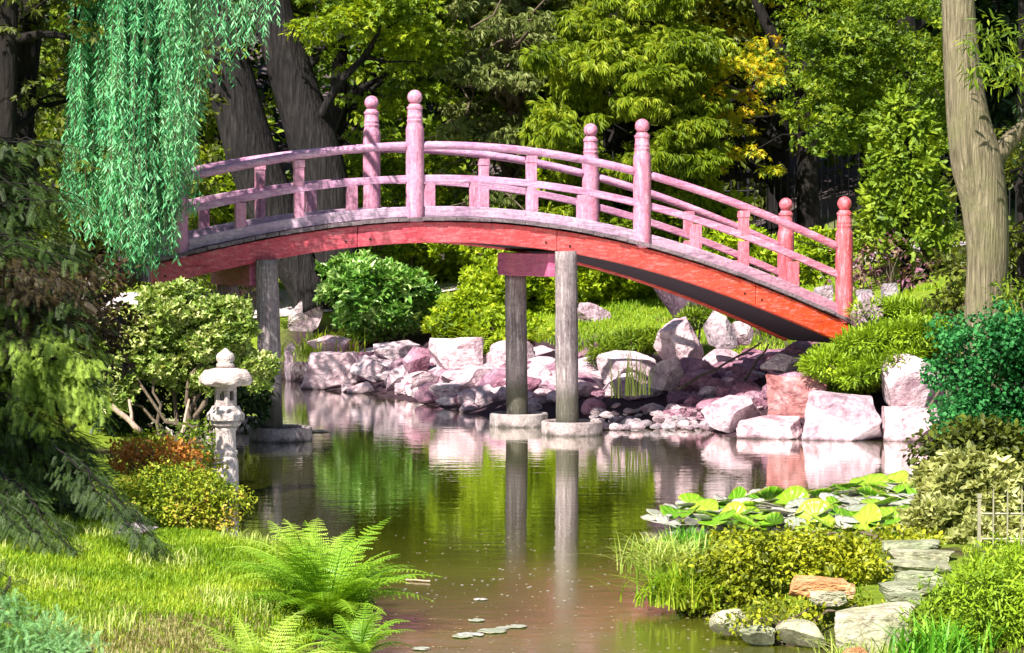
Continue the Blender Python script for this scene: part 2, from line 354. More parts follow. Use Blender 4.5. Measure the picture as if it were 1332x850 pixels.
def hgt(x, y):
    x = np.asarray(x, float); y = np.asarray(y, float); d = sdist(x, y)
    land = .18 * ss(d / .6) + .12 * ss((d - .5) / 3)
    land = land + 1.15 * ss((y - 33) / 13) * ss(d / 5)
    land = land + .75 * ss((y - 44) / 10) * ss((x + 4) / 14) + .35 * ss((y - 44) / 8)
    land = land + 13 * ss((y - 54) / 60)
    land = land + .9 * ss((x - 4.2) / 4) * ss((y - 21) / 7)
    land = land + 1.15 * np.exp(-(((x - 5.6) / 2.0) ** 2 + ((y - 34.2) / 2.0) ** 2)) * ss(d / 1.6)
    land = land + 1.75 * np.exp(-(((x + 6.3) / 1.5) ** 2 + ((y - 31.3) / 1.8) ** 2)) * ss(d / 1.6)
    land = land + .03 * np.sin(x * 2.1) * np.cos(y * 1.7) * ss(d / 1.5)
    return np.where(d > 0, land + .012, -.7 * ss(-d / 1.2))
def ground_at(px, py, lift=0.0):
    d = ray(px, py)
    Y = np.arange(9, 60, .05); p = np.array([0, 0, CAMZ]) + d[None] / d[1] * Y[:, None]
    g_ = np.maximum(hgt(p[:, 0], p[:, 1]), 0); k = np.argmax(p[:, 2] <= g_ + lift)
    return np.array([p[k, 0], p[k, 1], g_[k]])
def axis(lo, hi, step, far0, far1):
    a = list(np.arange(lo, hi + 1e-6, step)); s = step; p = lo; L = []
    while p > far0: s *= 1.35; p -= s; L.append(p)
    s = step; p = hi; H = []
    while p < far1: s *= 1.3; p += s; H.append(p)
    return np.array(L[::-1] + a + H)
gx = axis(-8, 8, .12, -700, 700); gy = axis(10, 48, .14, -300, 1400)
XX, YY = np.meshgrid(gx, gy); ZZ = hgt(XX, YY)
m = M(); nx, ny = len(gx), len(gy)
i = np.arange(ny - 1)[:, None] * nx + np.arange(nx - 1)[None]
m.add(np.stack([XX, YY, ZZ], -1), np.stack([i, i + 1, i + nx + 1, i + nx], -1).reshape(-1, 4))
tag(obj('ground', m, MAT['ground'], smooth=True), kind='structure', label='grassy and earthen banks around the pond')
m = M(); m.add([(-8, 5, 0), (8, 5, 0), (8, 46, 0), (-8, 46, 0)], np.array([[0, 1, 2, 3]]))
tag(obj('water', m, MAT['water']), kind='structure', label='rippled murky pond mirroring rocks and trees')

# path behind the far bank: pale gravel ribbon draped on the ground
def ribbon(name, pts, w, lift, mat, label):
    pts = np.array(pts, float); t = np.linspace(0, len(pts) - 1, 90); k = np.arange(len(pts))
    c = np.stack([np.interp(t, k, pts[:, 0]), np.interp(t, k, pts[:, 1])], -1)
    tn = norm(np.gradient(c, axis=0)); nr = np.stack([-tn[:, 1], tn[:, 0]], -1)
    rows = [c + nr * o for o in np.linspace(-w / 2, w / 2, 5)]
    v = np.stack(rows, 1).reshape(-1, 2); z = hgt(v[:, 0], v[:, 1]) + lift
    m = M(); ii = np.arange(89)[:, None] * 5 + np.arange(4)[None]
    m.add(np.column_stack([v, z]), np.stack([ii, ii + 5, ii + 6, ii + 1], -1).reshape(-1, 4))
    return tag(obj(name, m, mat, smooth=True), kind='structure', label=label)
ribbon('path', [(-14, 43.5), (-7, 45.6), (-2, 46.6), (3, 46.2), (7, 45), (12, 42)], 1.3, .035, plain('path_gravel', (.42, .36, .38), .95, .3, 14), 'pale gravel path behind the bushes on the far bank')

# ------------------------------------------------------------------ leaf templates (long axis +Y, face +Z)
def T_oval(w=.3, fold=.08):
    v = [(0, 0, 0), (w, .38, fold), (w * .7, .75, fold * .6), (0, 1, -.05), (-w * .7, .75, fold * .6), (-w, .38, fold)]
    return np.array(v), [np.array([[0, 1, 2, 3], [0, 3, 4, 5]])]
def merge(parts):
    V = []; Q = []; n = 0
    for v, fs in parts:
        V.append(v)
        for f in fs: Q.append(f + n)
        n += len(v)
    q4 = [f for f in Q if f.shape[1] == 4]; q3 = [f for f in Q if f.shape[1] == 3]
    r = []
    if q4: r.append(np.vstack(q4))
    if q3: r.append(np.vstack(q3))
    return np.vstack(V), r
def rotz(a): c, s = math.cos(a), math.sin(a); return np.array([[c, -s, 0], [s, c, 0], [0, 0, 1]])
def rotx(a): c, s = math.cos(a), math.sin(a); return np.array([[1, 0, 0], [0, c, -s], [0, s, c]])
def T_whorl(n=6, w=.2, tilt=.35, L=1.0):
    ps = []
    for k in range(n):
        v, f = T_oval(w); v = v * L * (0.8 + .4 * ((k * 37) % 10) / 10)
        v = v @ rotx(tilt * (1 + .5 * math.sin(k * 2.3))).T @ rotz(2 * math.pi * k / n + .3 * math.sin(k * 5)).T
        ps.append((v, f))
    return merge(ps)
def T_maple():
    ps = []
    for a, l in ((0, 1), (.75, .85), (-.75, .85), (1.6, .55), (-1.6, .55)):
        v = np.array([(0, 0, 0), (.17, .45, .03), (0, 1, -.06), (-.17, .45, .03)]) * l
        ps.append((v @ rotz(a).T, [np.array([[0, 1, 2, 3]])]))
    return merge(ps)
def T_spray(n=7, lw=.05, ll=.42, ang=.75, droop=.5, taper=.6, spine=.012):
    """a pinnate spray: leaflets on both sides of a drooping midrib"""
    ps = []
    v = []
    for k in range(4):
        t = k / 3; v += [(-spine, t, -droop * t * t), (spine, t, -droop * t * t)]
    ps.append((np.array(v), [np.array([[0, 1, 3, 2], [2, 3, 5, 4], [4, 5, 7, 6]])]))
    for k in range(n):
        t = .08 + .9 * k / n
        L = ll * (1 - taper * t) ; o = np.array([0, t, -droop * t * t])
        for s in (-1, 1):
            a = ang * s
            d = np.array([math.sin(a), math.cos(a), -.25 - droop * t * .7]); sd = np.array([math.cos(a), -math.sin(a), 0]) * lw
            ps.append((np.array([o, o + d * L * .45 + sd, o + d * L + np.array([0, 0, -.1 * L]), o + d * L * .45 - sd]), [np.array([[0, 1, 2, 3]])]))
    return merge(ps)
def T_hang(n=6):
    ps = []
    for k in range(n):
        a = (k - (n - 1) / 2) * .42 + .1 * math.sin(k * 7)
        L = 1 - .35 * abs(k - (n - 1) / 2) / n * 2
        d = np.array([math.sin(a), math.cos(a), 0]); sd = np.array([math.cos(a), -math.sin(a), 0]) * .09
        z = np.array([0, 0, 1.0])
        v = np.array([(0, 0, 0), d * L * .4 + sd - z * .04, d * L * .75 + sd * .8 - z * .25, d * L - z * .55, d * L * .75 - sd * .8 - z * .25, d * L * .4 - sd - z * .04])
        ps.append((v, [np.array([[0, 1, 2, 3], [0, 3, 4, 5]])]))
    return merge(ps)
TP = dict(oval=T_oval(), wleaf=T_oval(.085, .02), narrow=T_oval(.12, .03), round=T_oval(.45, .1), whorl=T_whorl(), whorl4=T_whorl(4, .24, .5), maple=T_maple(),
          spray=T_spray(), needles=T_spray(12, .018, .20, .95, .18, .35, .012), thuja=T_spray(6, .09, .42, .6, .12, .5, .03), hang=T_hang(), juniper=T_spray(9, .05, .26, .5, .05, .4, .03))

def basis(d, up):
    d = norm(d); x = norm(np.cross(d, up)); z = np.cross(x, d)
    return np.stack([x, d, z], -1)
def bake(m, tpl, pos, B, s):
    tv, tf = tpl
    v = pos[:, None] + np.einsum('nij,kj->nki', B, tv) * s[:, None, None]
    k = len(tv); off = (np.arange(len(pos)) * k)[:, None, None]
    m.add(v.reshape(-1, 3), [(f[None] + off).reshape(-1, f.shape[1]) for f in tf])

def leaves(m, clumps, dens, size, tpl='oval', droop=.3, outw=.6, up=.8, shell=.55, jit=.6, keep=None):
    """clumps: rows x y z rx ry rz ; dens: leaves per m2 of clump surface"""
    for c in clumps:
        c = np.asarray(c, float); r = c[3:6]
        area = 4 * math.pi * ((r[0] * r[1]) ** 1.6 / 3 + (r[0] * r[2]) ** 1.6 / 3 + (r[1] * r[2]) ** 1.6 / 3) ** (1 / 1.6)
        n = max(6, int(area * dens))
        o = norm(rng.normal(size=(n, 3))); rad = shell + (1 - shell) * rng.random((n, 1)) ** .6
        rad = rad * (1 + .22 * np.sin(o[:, :1] * 5 + c[0] * 3) * np.cos(o[:, 2:] * 4 + c[1])) 
        p = c[:3] + o * r * rad
        if keep is not None:
            k = keep(p); p, o = p[k], o[k]
            n = len(p)
            if n == 0: continue
        d = o * outw + rng.normal(0, jit, (n, 3)) + np.array([0, 0, -droop])
        u = o * .5 + np.array([0, 0, up]) + rng.normal(0, .35, (n, 3))
        bake(m, TP[tpl], p, basis(d, u), size * rng.uniform(.65, 1.25, n))

def blob(c, r, k, sub, seed=None, surf=.62):
    """k sub-clumps filling an ellipsoid"""
    q = norm(rng.normal(size=(k, 3))) * (surf + (1 - surf) * rng.random((k, 1)))
    p = np.asarray(c) + q * np.asarray(r)
    s = sub * rng.uniform(.7, 1.35, (k, 1)) * np.ones((k, 3)) * np.array([1.15, 1.0, .75])
    return np.hstack([p, s])
def region(x0, y0, x1, y1, Ya, Yb, k, rpx, flat=.6):
    out_ = []
    for _ in range(k):
        Y = rng.uniform(Ya, Yb); p = P(rng.uniform(x0, x1), rng.uniform(y0, y1), Y); r = rpx * rng.uniform(.6, 1.4) / pxm(Y)
        out_.append([*p, r * 1.15, r, r * flat])
    return np.array(out_)

def limb_path(a, b, sag=0.0, n=8, wob=.05):
    a = np.asarray(a, float); b = np.asarray(b, float); t = np.linspace(0, 1, n)[:, None]
    p = a + (b - a) * t; L = np.linalg.norm(b - a)
    p[:, 2] += sag * L * 4 * (t[:, 0] * (1 - t[:, 0]))
    p[1:-1] += rng.normal(0, wob * L * .35, (n - 2, 3))
    return p
def smooth_path(pts, n=24):
    pts = np.array(pts, float); k = np.arange(len(pts)); t = np.linspace(0, len(pts) - 1, n)
    o = np.stack([np.interp(t, k, pts[:, j]) for j in range(pts.shape[1])], -1)
    for _ in range(2): o[1:-1] = (o[:-2] + 2 * o[1:-1] + o[2:]) / 4
    return o
def trunk_px(rows, Y, n=26):
    """rows of (px, py, width_px) top or bottom first -> world path and radii"""
    a = smooth_path(rows, n); pts = np.array([P(r[0], r[1], Y) for r in a]); return pts, a[:, 2] / 2 / pxm(Y)

def tree(name, label, trunk, crown, limbs=8, tmat='trunk_mid', group=None, reach=None, twr=.05, cat='tree', tr_rough=.05, seg=16):
    """trunk: list of (pts, radii); crown: list of (clumps, dens, size, tpl, mat, kw)"""
    base = trunk[0][0][np.argmin(trunk[0][0][:, 2])].copy(); base[2] = hgt(base[0], base[1])
    root = thing(name, label, cat, base, group)
    m = M()
    for pts, rad in trunk:
        m.tube(pts, rad, seg, rough=tr_rough)
    allc = np.vstack([c[0] for c in crown]); allp = np.vstack([t[0] for t in trunk]); allr = np.concatenate([t[1] for t in trunk])
    for _ in range(limbs):
        c = allc[rng.integers(len(allc))][:3]
        j = np.argmin(np.linalg.norm(allp - (c - np.array([0, 0, .5 * abs(c[2] - base[2]) * .5])), axis=1))
        a = allp[j]
        pth = limb_path(a, c, .06, 8, .12); r0 = min(allr[j] * .5, twr * 2.0)
        m.tube(pth, np.linspace(r0, .012, 8), 7)
        for _ in range(2):
            q = pth[rng.integers(3, 7)]; m.tube(limb_path(q, q + rng.normal(0, .8, 3) * np.array([1, 1, .5]), .05, 5, .15), np.linspace(r0 * .35, .006, 5), 5)
    obj('trunk', m, MAT[tmat], root, smooth=True)
    for cl, dens, size, tpl, mat, kw in crown:
        m = M(); leaves(m, cl, dens, size, tpl, **kw); obj('crown', m, F[mat], root)
    return root

# ------------------------------------------------------------------ bridge
BY0, BK = 31.3, .25
def onplane(px):
    u = (px - 666) / FPX; Y = BY0 / (1 - BK * u); return u * Y, Y
ctl = [(195, 339), (230, 329), (371, 299), (459, 289), (548, 283), (640, 285), (690, 289), (767, 301), (826, 313), (936, 348), (1021, 381), (1097, 413)]
cx = []; cz = []
for px, py in ctl:
    X, Y = onplane(px); cx.append(X); cz.append(P(px, py, Y)[2])
pol = np.polyfit(cx, cz, 4); dpol = np.polyder(pol)
ACR = np.array([-.62, 1.35]); AW = np.linalg.norm(ACR); ACR = ACR / AW
AX = norm(np.array([1, BK]))
def bp(X, a=0.0, dz=0.0):
    """point of the bridge: X along, a metres across (0 near side), dz above the deck"""
    return np.array([X + ACR[0] * a, BY0 + BK * X + ACR[1] * a, np.polyval(pol, X) + dz])
def sweep(m, X0, X1, a0, a1, z0, z1, n=40, slope=True):
    xs = np.linspace(X0, X1, n); V = []
    for X in xs:
        k = math.sqrt(1 + np.polyval(dpol, X) ** 2) if slope else 1
        V += [bp(X, a0, z0 * k), bp(X, a1, z0 * k), bp(X, a1, z1 * k), bp(X, a0, z1 * k)]
    f = []
    for i in range(n - 1):
        for j in range(4):
            f.append((i * 4 + j, (i + 1) * 4 + j, (i + 1) * 4 + (j + 1) % 4, i * 4 + (j + 1) % 4))
    f += [(0, 1, 2, 3), (4 * n - 1, 4 * n - 2, 4 * n - 3, 4 * n - 4)]
    m.add(V, np.array(f))
def bX(px): return onplane(px)[0]
XL, XR = bX(196), bX(1102)
bridge = thing('footbridge', 'arched red and pink painted wooden footbridge spanning the pond on timber piles', 'bridge', bp((XL + XR) / 2, AW / 2, 0))
# deck planks: one board after another
m = M(); w = .145; X = XL + .05
while X < XR + .1:
    z = rng.uniform(-.004, .004); e0 = -.15 + rng.uniform(-.012, .012)
    sweep(m, X + .004, X + w - .004, e0, AW + .15, -.045 + z, z, 2, False); X += w
obj('deck', m, MAT['deck'], bridge)
m = M(); sweep(m, XL + .1, XR, .04, AW - .04, -.30, -.05, 40); obj('deck_frame', m, MAT['under'], bridge)
joints = [XL, bX(462), bX(721), bX(979), XR - .02]
for a0 in (-.09, AW - .03):
    for j in range(4):
        m = M(); sweep(m, joints[j] + .004, joints[j + 1] - .004, a0, a0 + .12, -.325, -.062, 24)
        o = obj('arch_beam', m, MAT['beam'], bridge, label=['crimson beam length by the willow', 'pink-red beam length over the middle pond', 'red beam length right of the midstream piles', 'orange-red beam length at the rocky bank'][j]); bevel(o, .01)
        for q in (.06, .94):
            m = M(); c = bp(joints[j] + (joints[j + 1] - joints[j]) * q, a0 - .004 if a0 < 0 else a0 + .124, -.24)
            m.tube([c, c + np.append(-ACR, 0) * (.008 if a0 < 0 else -.008)], .014, 8)
            obj('bolt', m, MAT['iron'], o)
posts = [bX(233), bX(540), bX(835), bX(1098)]
def post_profile(hh=1.66):
    r = .115
    P_ = [(0, 0), (r, 0), (r, 1.13), (r, 1.165), (r * .94, 1.19), (r * .84, 1.235), (r * .84, 1.25), (r * .9, 1.262), (r * .9, 1.278), (r * .82, 1.288),
          (r * .82, 1.305), (r * .86, 1.315), (r * .86, 1.328), (r * .80, 1.338), (r * .80, 1.41), (r * .88, 1.42), (r * .88, 1.445), (r * .74, 1.452), (r * .68, 1.47), (r * .6, 1.482), (.0, 1.485)]
    return P_
def ball_profile():
    c = 1.565; r = .094; return [(max(r * math.sin(t), 0), c - r * math.cos(t)) for t in np.linspace(.0, math.pi, 18)]
for a in (0, AW):
    for Xp in posts:
        b = bp(Xp, a, -.06); sc = 1.0
        m = M(); m.lathe(post_profile(), 28, b); p = obj('railing_post', m, MAT['post'], bridge, smooth=True)
        p.modifiers.new('es', 'EDGE_SPLIT').split_angle = R(40)
        m = M(); m.lathe(ball_profile(), 28, b); obj('ball_finial', m, MAT['post'], p, smooth=True)
    for j in range(3):
        x0, x1 = posts[j] + .10, posts[j + 1] - .10
        m = M(); sweep(m, x0, x1, a - .045, a + .045, .006, .135, 24); bevel(obj('kerb_board', m, MAT['kerb'], bridge), .008)
        m = M(); sweep(m, x0, x1, a - .035, a + .035, .44, .53, 24); bevel(obj('middle_rail', m, MAT['rail'], bridge), .008)
        m = M(); xs = np.linspace(x0 - .03, x1 + .03, 30); m.tube([bp(x, a, .90) for x in xs], .052, 14); obj('handrail', m, MAT['rail'], bridge, smooth=True)
        fr = {0: (313, 389, 458), 1: (618, 691, 757), 2: (905, 967, 1032)}[j]
        for q, px in enumerate(fr):
            Xs = bX(px); full = q == 1
            m = M()
            rot = np.column_stack([np.append(AX, 0), np.append(ACR, 0), [0, 0, 1]])
            if full:
                m.box(bp(Xs, a, .285), (.12, .075, .33), rot); m.box(bp(Xs, a, .64), (.12, .075, .235), rot); m.box(bp(Xs, a, .80), (.135, .09, .09), rot)
            else: m.box(bp(Xs, a, .285), (.13, .07, .32), rot)
            bevel(obj('baluster' if full else 'rail_block', m, MAT['post'], bridge), .006)
# trestles
def pile(px_top, py_top, px_bot, Xb, a, r, rings):
    top = bp(Xb, a, 0)
trs = [(343, 350, 335, .0), (731, 734, 327, .0)]
RINGS = []
for ti, (pt, pb, ytop, _) in enumerate(trs):
    Xt = bX(pt)
    zc = np.polyval(pol, Xt) - .335
    rot = np.column_stack([np.append(AX, 0), np.append(ACR, 0), [0, 0, 1]])
    L = AW + .10
    m = M(); c = bp(Xt, AW / 2 + .08, 0); c[2] = zc - .16; m.box(c, (.33, L, .30), rot)
    o = obj('cap_beam', m, MAT['cap'], bridge, label='shadowed purple cap beam on the left pair of piles' if ti == 0 else 'red-purple cap beam on the midstream pair of piles'); bevel(o, .01)
    for a in (-.02, AW - .06):
        near = a < 0
        t = bp(Xt, a - (.09 if near else 0), 0); t[2] = zc + .02 if near else zc - .31
        bx = (pb - pt) / pxm(t[1])
        b = t.copy(); b[0] += bx; b[2] = -.5
        n = 30; pts = np.linspace(t, b, n); rad = np.linspace(.14, .15, n) * (1 + rng.normal(0, .012, n))
        m = M(); m.tube(pts, rad, 20, rough=.02); obj('timber_pile', m, MAT['pile'], bridge, smooth=True)
        RINGS.append((b[0] + (.10 if ti == 0 else .05) * (1 if near else .3), b[1], ti, near))
rl = {(0, True): 'grey concrete ring around the sunlit pile right of the stone lantern', (0, False): 'grey concrete ring half hidden right behind the stone lantern',
      (1, True): 'grey concrete ring around the nearer right midstream pile', (1, False): 'grey concrete ring around the farther left midstream pile'}
for x, y, ti, near in RINGS:
    m = M(); r = .39
    m.lathe([(r - .07, -.4), (r - .015, -.4), (r, -.35), (r, .155), (r - .012, .17), (r - .055, .172), (r - .07, .155), (r - .07, .05), (0, .045)], 48)
    m.v[0] += np.array([x, y, 0]); o = obj('concrete_ring', m, MAT['concrete'], origin=(x, y, 0)); tag(o, rl[(ti, near)], 'concrete ring', 'concrete rings round the bridge piles')
    bevel(o, .006, 2, 40)

# ------------------------------------------------------------------ stone lantern
lb = G(294, 630, .12); LX, LY = lb[0], lb[1]; s = 1 / pxm(LY)
lz = lambda py: P(294, py, LY)[2]
g0 = float(hgt(LX, LY))
lan = thing('stone_lantern', 'pale granite garden lantern with mushroom cap and square windows by the water', 'lantern', (LX, LY, g0))
c0 = (LX, LY, 0)
m = M(); r = 13.5 * s
m.lathe([(0, g0 - .1), (r * 1.25, g0 - .1), (r * 1.2, lz(600)), (r * 1.02, lz(593)), (r * 1.15, lz(590.5)), (r * 1.15, lz(587)), (r, lz(585)), (r * .96, lz(575)), (r * .96, lz(561)), (r * 1.05, lz(559)), (r * 1.05, lz(556)), (0, lz(556))], 28, c0)
o = obj('pillar', m, MAT['lantern'], lan, smooth=True); o.modifiers.new('es', 'EDGE_SPLIT').split_angle = R(35)
m = M(); m.lathe([(0, lz(556.2)), (r * 1.05, lz(556.2)), (r * 1.45, lz(553)), (r * 1.5, lz(549)), (r * 1.35, lz(547)), (0, lz(547))], 6, c0)
m2 = M(); m2.lathe([(0, lz(547)), (r * 1.8, lz(547)), (r * 1.85, lz(545)), (r * 1.85, lz(538)), (r * 1.7, lz(536)), (r * 1.55, lz(534)), (r * 1.32, lz(528)), (0, lz(528))], 6, c0)
m.add(m2.v[0], [m2.f[0]]); bevel(obj('platform', m, MAT['lantern'], lan), .008)
# light box: hexagonal with real window openings (walls built round the holes)
m = M(); rb = 15.5 * s; zb, zt = lz(528.2), lz(503); H = zt - zb
for k in range(6):
    a0 = math.pi / 6 + k * math.pi / 3 + .25; a1 = a0 + math.pi / 3
    p0 = np.array([math.cos(a0), math.sin(a0)]) * rb; p1 = np.array([math.cos(a1), math.sin(a1)]) * rb
    ins = .82
    def wpt(t, z, i): 
        q = (p0 + (p1 - p0) * t) * (ins if i else 1); return (LX + q[0], LY + q[1], zb + z * H)
    ts = [0, .28, .72, 1]; zs = [0, .3, .78, 1]
    for i_ in range(3):
        for j_ in range(3):
            if i_ == 1 and j_ == 1:
                if k % 2 == 1 or True:
                    for (ta, za), (tb, zb_) in (((.28, .3), (.72, .3)), ((.72, .3), (.72, .78)), ((.72, .78), (.28, .78)), ((.28, .78), (.28, .3))):
                        m.add([wpt(ta, za, 0), wpt(tb, zb_, 0), wpt(tb, zb_, 1), wpt(ta, za, 1)], np.array([[0, 1, 2, 3]]))
                continue
            for ins_ in (0, 1):
                q = [wpt(ts[i_], zs[j_], ins_), wpt(ts[i_ + 1], zs[j_], ins_), wpt(ts[i_ + 1], zs[j_ + 1], ins_), wpt(ts[i_], zs[j_ + 1], ins_)]
                m.add(q, np.array([[0, 1, 2, 3]]))
obj('light_box', m, MAT['lantern'], lan)
# scalloped mushroom roof
m = M(); seg = 60; prof = [(0, 503), (15, 503), (24, 501.5), (31, 501), (33.5, 497), (32.5, 491), (28, 485), (20, 480.5), (12, 478.6), (8, 478), (0, 478)]
th = np.linspace(0, 2 * np.pi, seg, endpoint=False); V = []
for rr, py in prof:
    sc = 1 + (.10 * np.abs(np.cos(3 * (th + .2))) - .03) * (rr / 33) ** 2
    up = (rr > 26) * (1 - np.abs(np.cos(3 * (th + .2)))) * 4.0 * s
    V.append(np.stack([LX + rr * s * sc * np.cos(th), LY + rr * s * sc * np.sin(th), lz(py) + up], -1))
V = np.vstack(V); i = np.arange(len(prof) - 1)[:, None] * seg; j = np.arange(seg)[None]; k = (j + 1) % seg
m.add(V, np.stack([i + j, i + k, i + seg + k, i + seg + j], -1).reshape(-1, 4)); obj('roof', m, MAT['lantern'], lan, smooth=True)
m = M(); m.lathe([(rr * s, lz(py)) for rr, py in [(0, 478), (11.5, 478), (12.2, 476), (11.5, 473), (9.5, 472), (12, 468), (12.3, 464), (10, 460), (5.5, 457), (3.5, 455), (1.5, 453.5), (0, 453)]], 24, c0)
obj('finial', m, MAT['lantern'], lan, smooth=True)

# ------------------------------------------------------------------ rocks
import bmesh as _bm
ICO = {}
def ico(sub):
    if sub not in ICO:
        b = _bm.new(); _bm.ops.create_icosphere(b, subdivisions=sub, radius=1)
        ICO[sub] = (np.array([v.co[:] for v in b.verts]), np.array([[v.index for v in f.verts] for f in b.faces])); b.free()
    return ICO[sub]
def rock(c, r, mat='rock', label=None, group='pink boulders of the far bank', cuts=17, sub=4, name='boulder', rz=None, square=0.0, seed=None, cat='boulder', rough=.018, tilt=.25):
    g = np.random.default_rng(seed if seed is not None else int(rng.integers(1e9)))
    v, f = ico(sub); v = v.copy()
    ns = norm(g.normal(size=(cuts, 3)))
    if square >= .35:   # quarried block: six slightly skewed sides, a few knocked-off corners
        v = v * 2.1
        ax = np.vstack([np.eye(3), -np.eye(3)]); ax = norm(ax + g.normal(0, .075, (6, 3)))
        ns = np.vstack([ax, ns[:6], norm(np.sign(ns[:5]) + g.normal(0, .2, (5, 3)))])
    for q_, n in enumerate(ns):
        if square < .35: d = g.uniform(.40, .74)
        else: d = g.uniform(.78, .92) if q_ < 6 else g.uniform(1.0, 1.25)
        t = v @ n; k = t > d; v[k] -= (t[k] - d)[:, None] * n
    for fr, am in ((2.3, .02), (6.1, rough * .7), (13, rough * .5)):
        ph = g.uniform(0, 6, 6)
        v = v * (1 + am * (np.sin(v[:, :1] * fr + ph[0]) * np.sin(v[:, 1:2] * fr * 1.3 + ph[1]) + np.sin(v[:, 2:] * fr * 1.1 + ph[2] + v[:, :1] * fr)))
    v /= np.abs(v).max(0)
    rt = rotz(g.uniform(0, 6) if rz is None else rz) 
    tl = rotx(g.uniform(-tilt, tilt))
    v = (v * np.asarray(r)) @ tl.T
    if rz is None:   # keep the footprint as asked: random spin happens before the cuts, only a small one here
        rt = rotz(g.uniform(-.3, .3))
    v = v @ rt.T
    m = M(); m.add(v + np.asarray(c), f)
    o = obj(name, m, MAT[mat], origin=c); tag(o, label, cat, group)
    return o
def rock_px(x0, y0, x1, y1, Y, label, mat='rock', dep=.8, **kw):
    c = P((x0 + x1) / 2, (y0 + y1) / 2, Y); w = (x1 - x0) / 2 / pxm(Y); h = (y1 - y0) / 2 / pxm(Y)
    kw.setdefault('sub', 5 if w * h > .06 else 4)
    return rock(c, (w, w * dep, h), mat, label, **kw)
BIG = [
 (372, 380, 422, 436, 43.5, 'upright pale pointed boulder left of the rhododendron', 'rock', {}),
 (362, 445, 400, 500, 42.5, 'pale boulder behind the sunlit pile at the far left waterline', 'rock', {}),
 (379, 446, 492, 522, 40.3, 'largest pale flat-faced boulder at the left waterline', 'rock', {}),
 (398, 430, 470, 462, 41.3, 'grey boulder under the grass tuft', 'rock', {}),
 (478, 432, 550, 478, 40.4, 'long pale pink boulder with a sloping top below the rhododendron', 'rock', {}),
 (455, 462, 518, 500, 39.9, 'pink boulder leaning right beside the largest one', 'rock', {}),
 (498, 464, 546, 512, 38.9, 'narrow tilted white slab boulder at the waterline', 'rock', {}),
 (520, 452, 560, 488, 38.6, 'dark cleft boulder left of the blocky pink one', 'rock_dark_shade', {}),
 (554, 436, 632, 496, 37.8, 'large blocky pink boulder left of the fern', 'rock', {}),
 (525, 478, 575, 506, 37.6, 'small smooth pale boulder at the waterline', 'rock', {}),
 (540, 498, 585, 528, 36.9, 'low dark boulder touching the water', 'rock_dark_shade', {}),
 (556, 494, 610, 524, 36.2, 'rounded white boulder beside the low dark one', 'rock', {}),
 (584, 474, 650, 522, 36.4, 'pink boulder in front of the fern', 'rock', {}),
 (606, 500, 652, 534, 35.3, 'pale boulder behind the farther midstream pile', 'rock', {}),
 (624, 440, 700, 490, 38.0, 'broad pale boulder right of the fern', 'rock', {}),
 (672, 445, 722, 476, 38.5, 'flat white slab between the two midstream piles', 'rock', {}),
 (672, 470, 726, 524, 36.0, 'mauve boulder between the two midstream piles', 'rock', {}),
 (672, 512, 720, 548, 34.5, 'low pale stone between the piles at the waterline', 'rock', {}),
 (742, 388, 795, 430, 41.5, 'pale pointed boulder on the slope behind the nearer pile', 'rock', {}),
 (742, 446, 790, 480, 38.0, 'pink boulder with a violet side right of the nearer pile', 'rock_dark_shade', {}),
 (744, 478, 800, 522, 35.6, 'lilac boulder right of the nearer pile', 'rock', {}),
 (776, 452, 862, 512, 35.2, 'broad angular mauve boulder behind the yellow reeds', 'rock', {}),
 (790, 436, 826, 464, 36.8, 'small pink boulder under the low juniper', 'rock_dark_shade', {}),
 (848, 410, 928, 482, 35.2, 'large pale-topped boulder with a dark right face under the arch', 'rock', {}),
 (840, 462, 892, 518, 34.2, 'slanted pink slab leaning left under the arch', 'rock', {}),
 (872, 462, 936, 518, 34.5, 'dark wedge boulder in the shade of the arch', 'rock_dark_shade', {}),
 (914, 404, 960, 456, 35.4, 'dark fluted upright boulder beneath the beam', 'rock_grey', {}),
 (948, 418, 986, 448, 35.6, 'small white-topped boulder under the beam', 'rock', {}),
 (990, 452, 1070, 488, 33.4, 'flat pale slab stone above the rust block', 'rock', {}),
 (914, 508, 1002, 558, 31.5, 'rounded mauve boulder at the waterline left of the blocks', 'rock', {}),
 (952, 545, 1046, 574, 30.9, 'low flat pale stone lying at the waterline', 'rock', {'square': .4}),
 (990, 484, 1090, 548, 31.7, 'rust-red squared block with a pale top under the juniper', 'rock_red', {'square': .8, 'tilt': .05}),
 (1036, 508, 1150, 576, 30.7, 'long pale squared block with a rust band at the waterline', 'rock', {'square': .85, 'tilt': .04}),
 (1134, 458, 1228, 560, 31.1, 'tall rounded pale boulder beside the ivy', 'rock', {'square': .25}),
 (1140, 528, 1232, 580, 30.5, 'cracked pale block under the tall rounded boulder', 'rock', {'square': .6, 'tilt': .05}),
 (1094, 380, 1150, 438, 32.2, 'big pale boulder against the end post of the bridge', 'rock', {'square': .3}),
 (1134, 400, 1200, 432, 32.6, 'low flat pale boulder behind the juniper', 'rock', {'square': .3}),
 (566, 548, 598, 562, 33.2, 'lone white stone breaking the water surface', 'rock', {}),
]
for x0, y0, x1, y1, Y, lab, mt, kw in BIG:
    rock_px(x0, y0, x1, y1 + 3, Y, lab, mt, seed=int(x0 * 7 + y0), **kw)
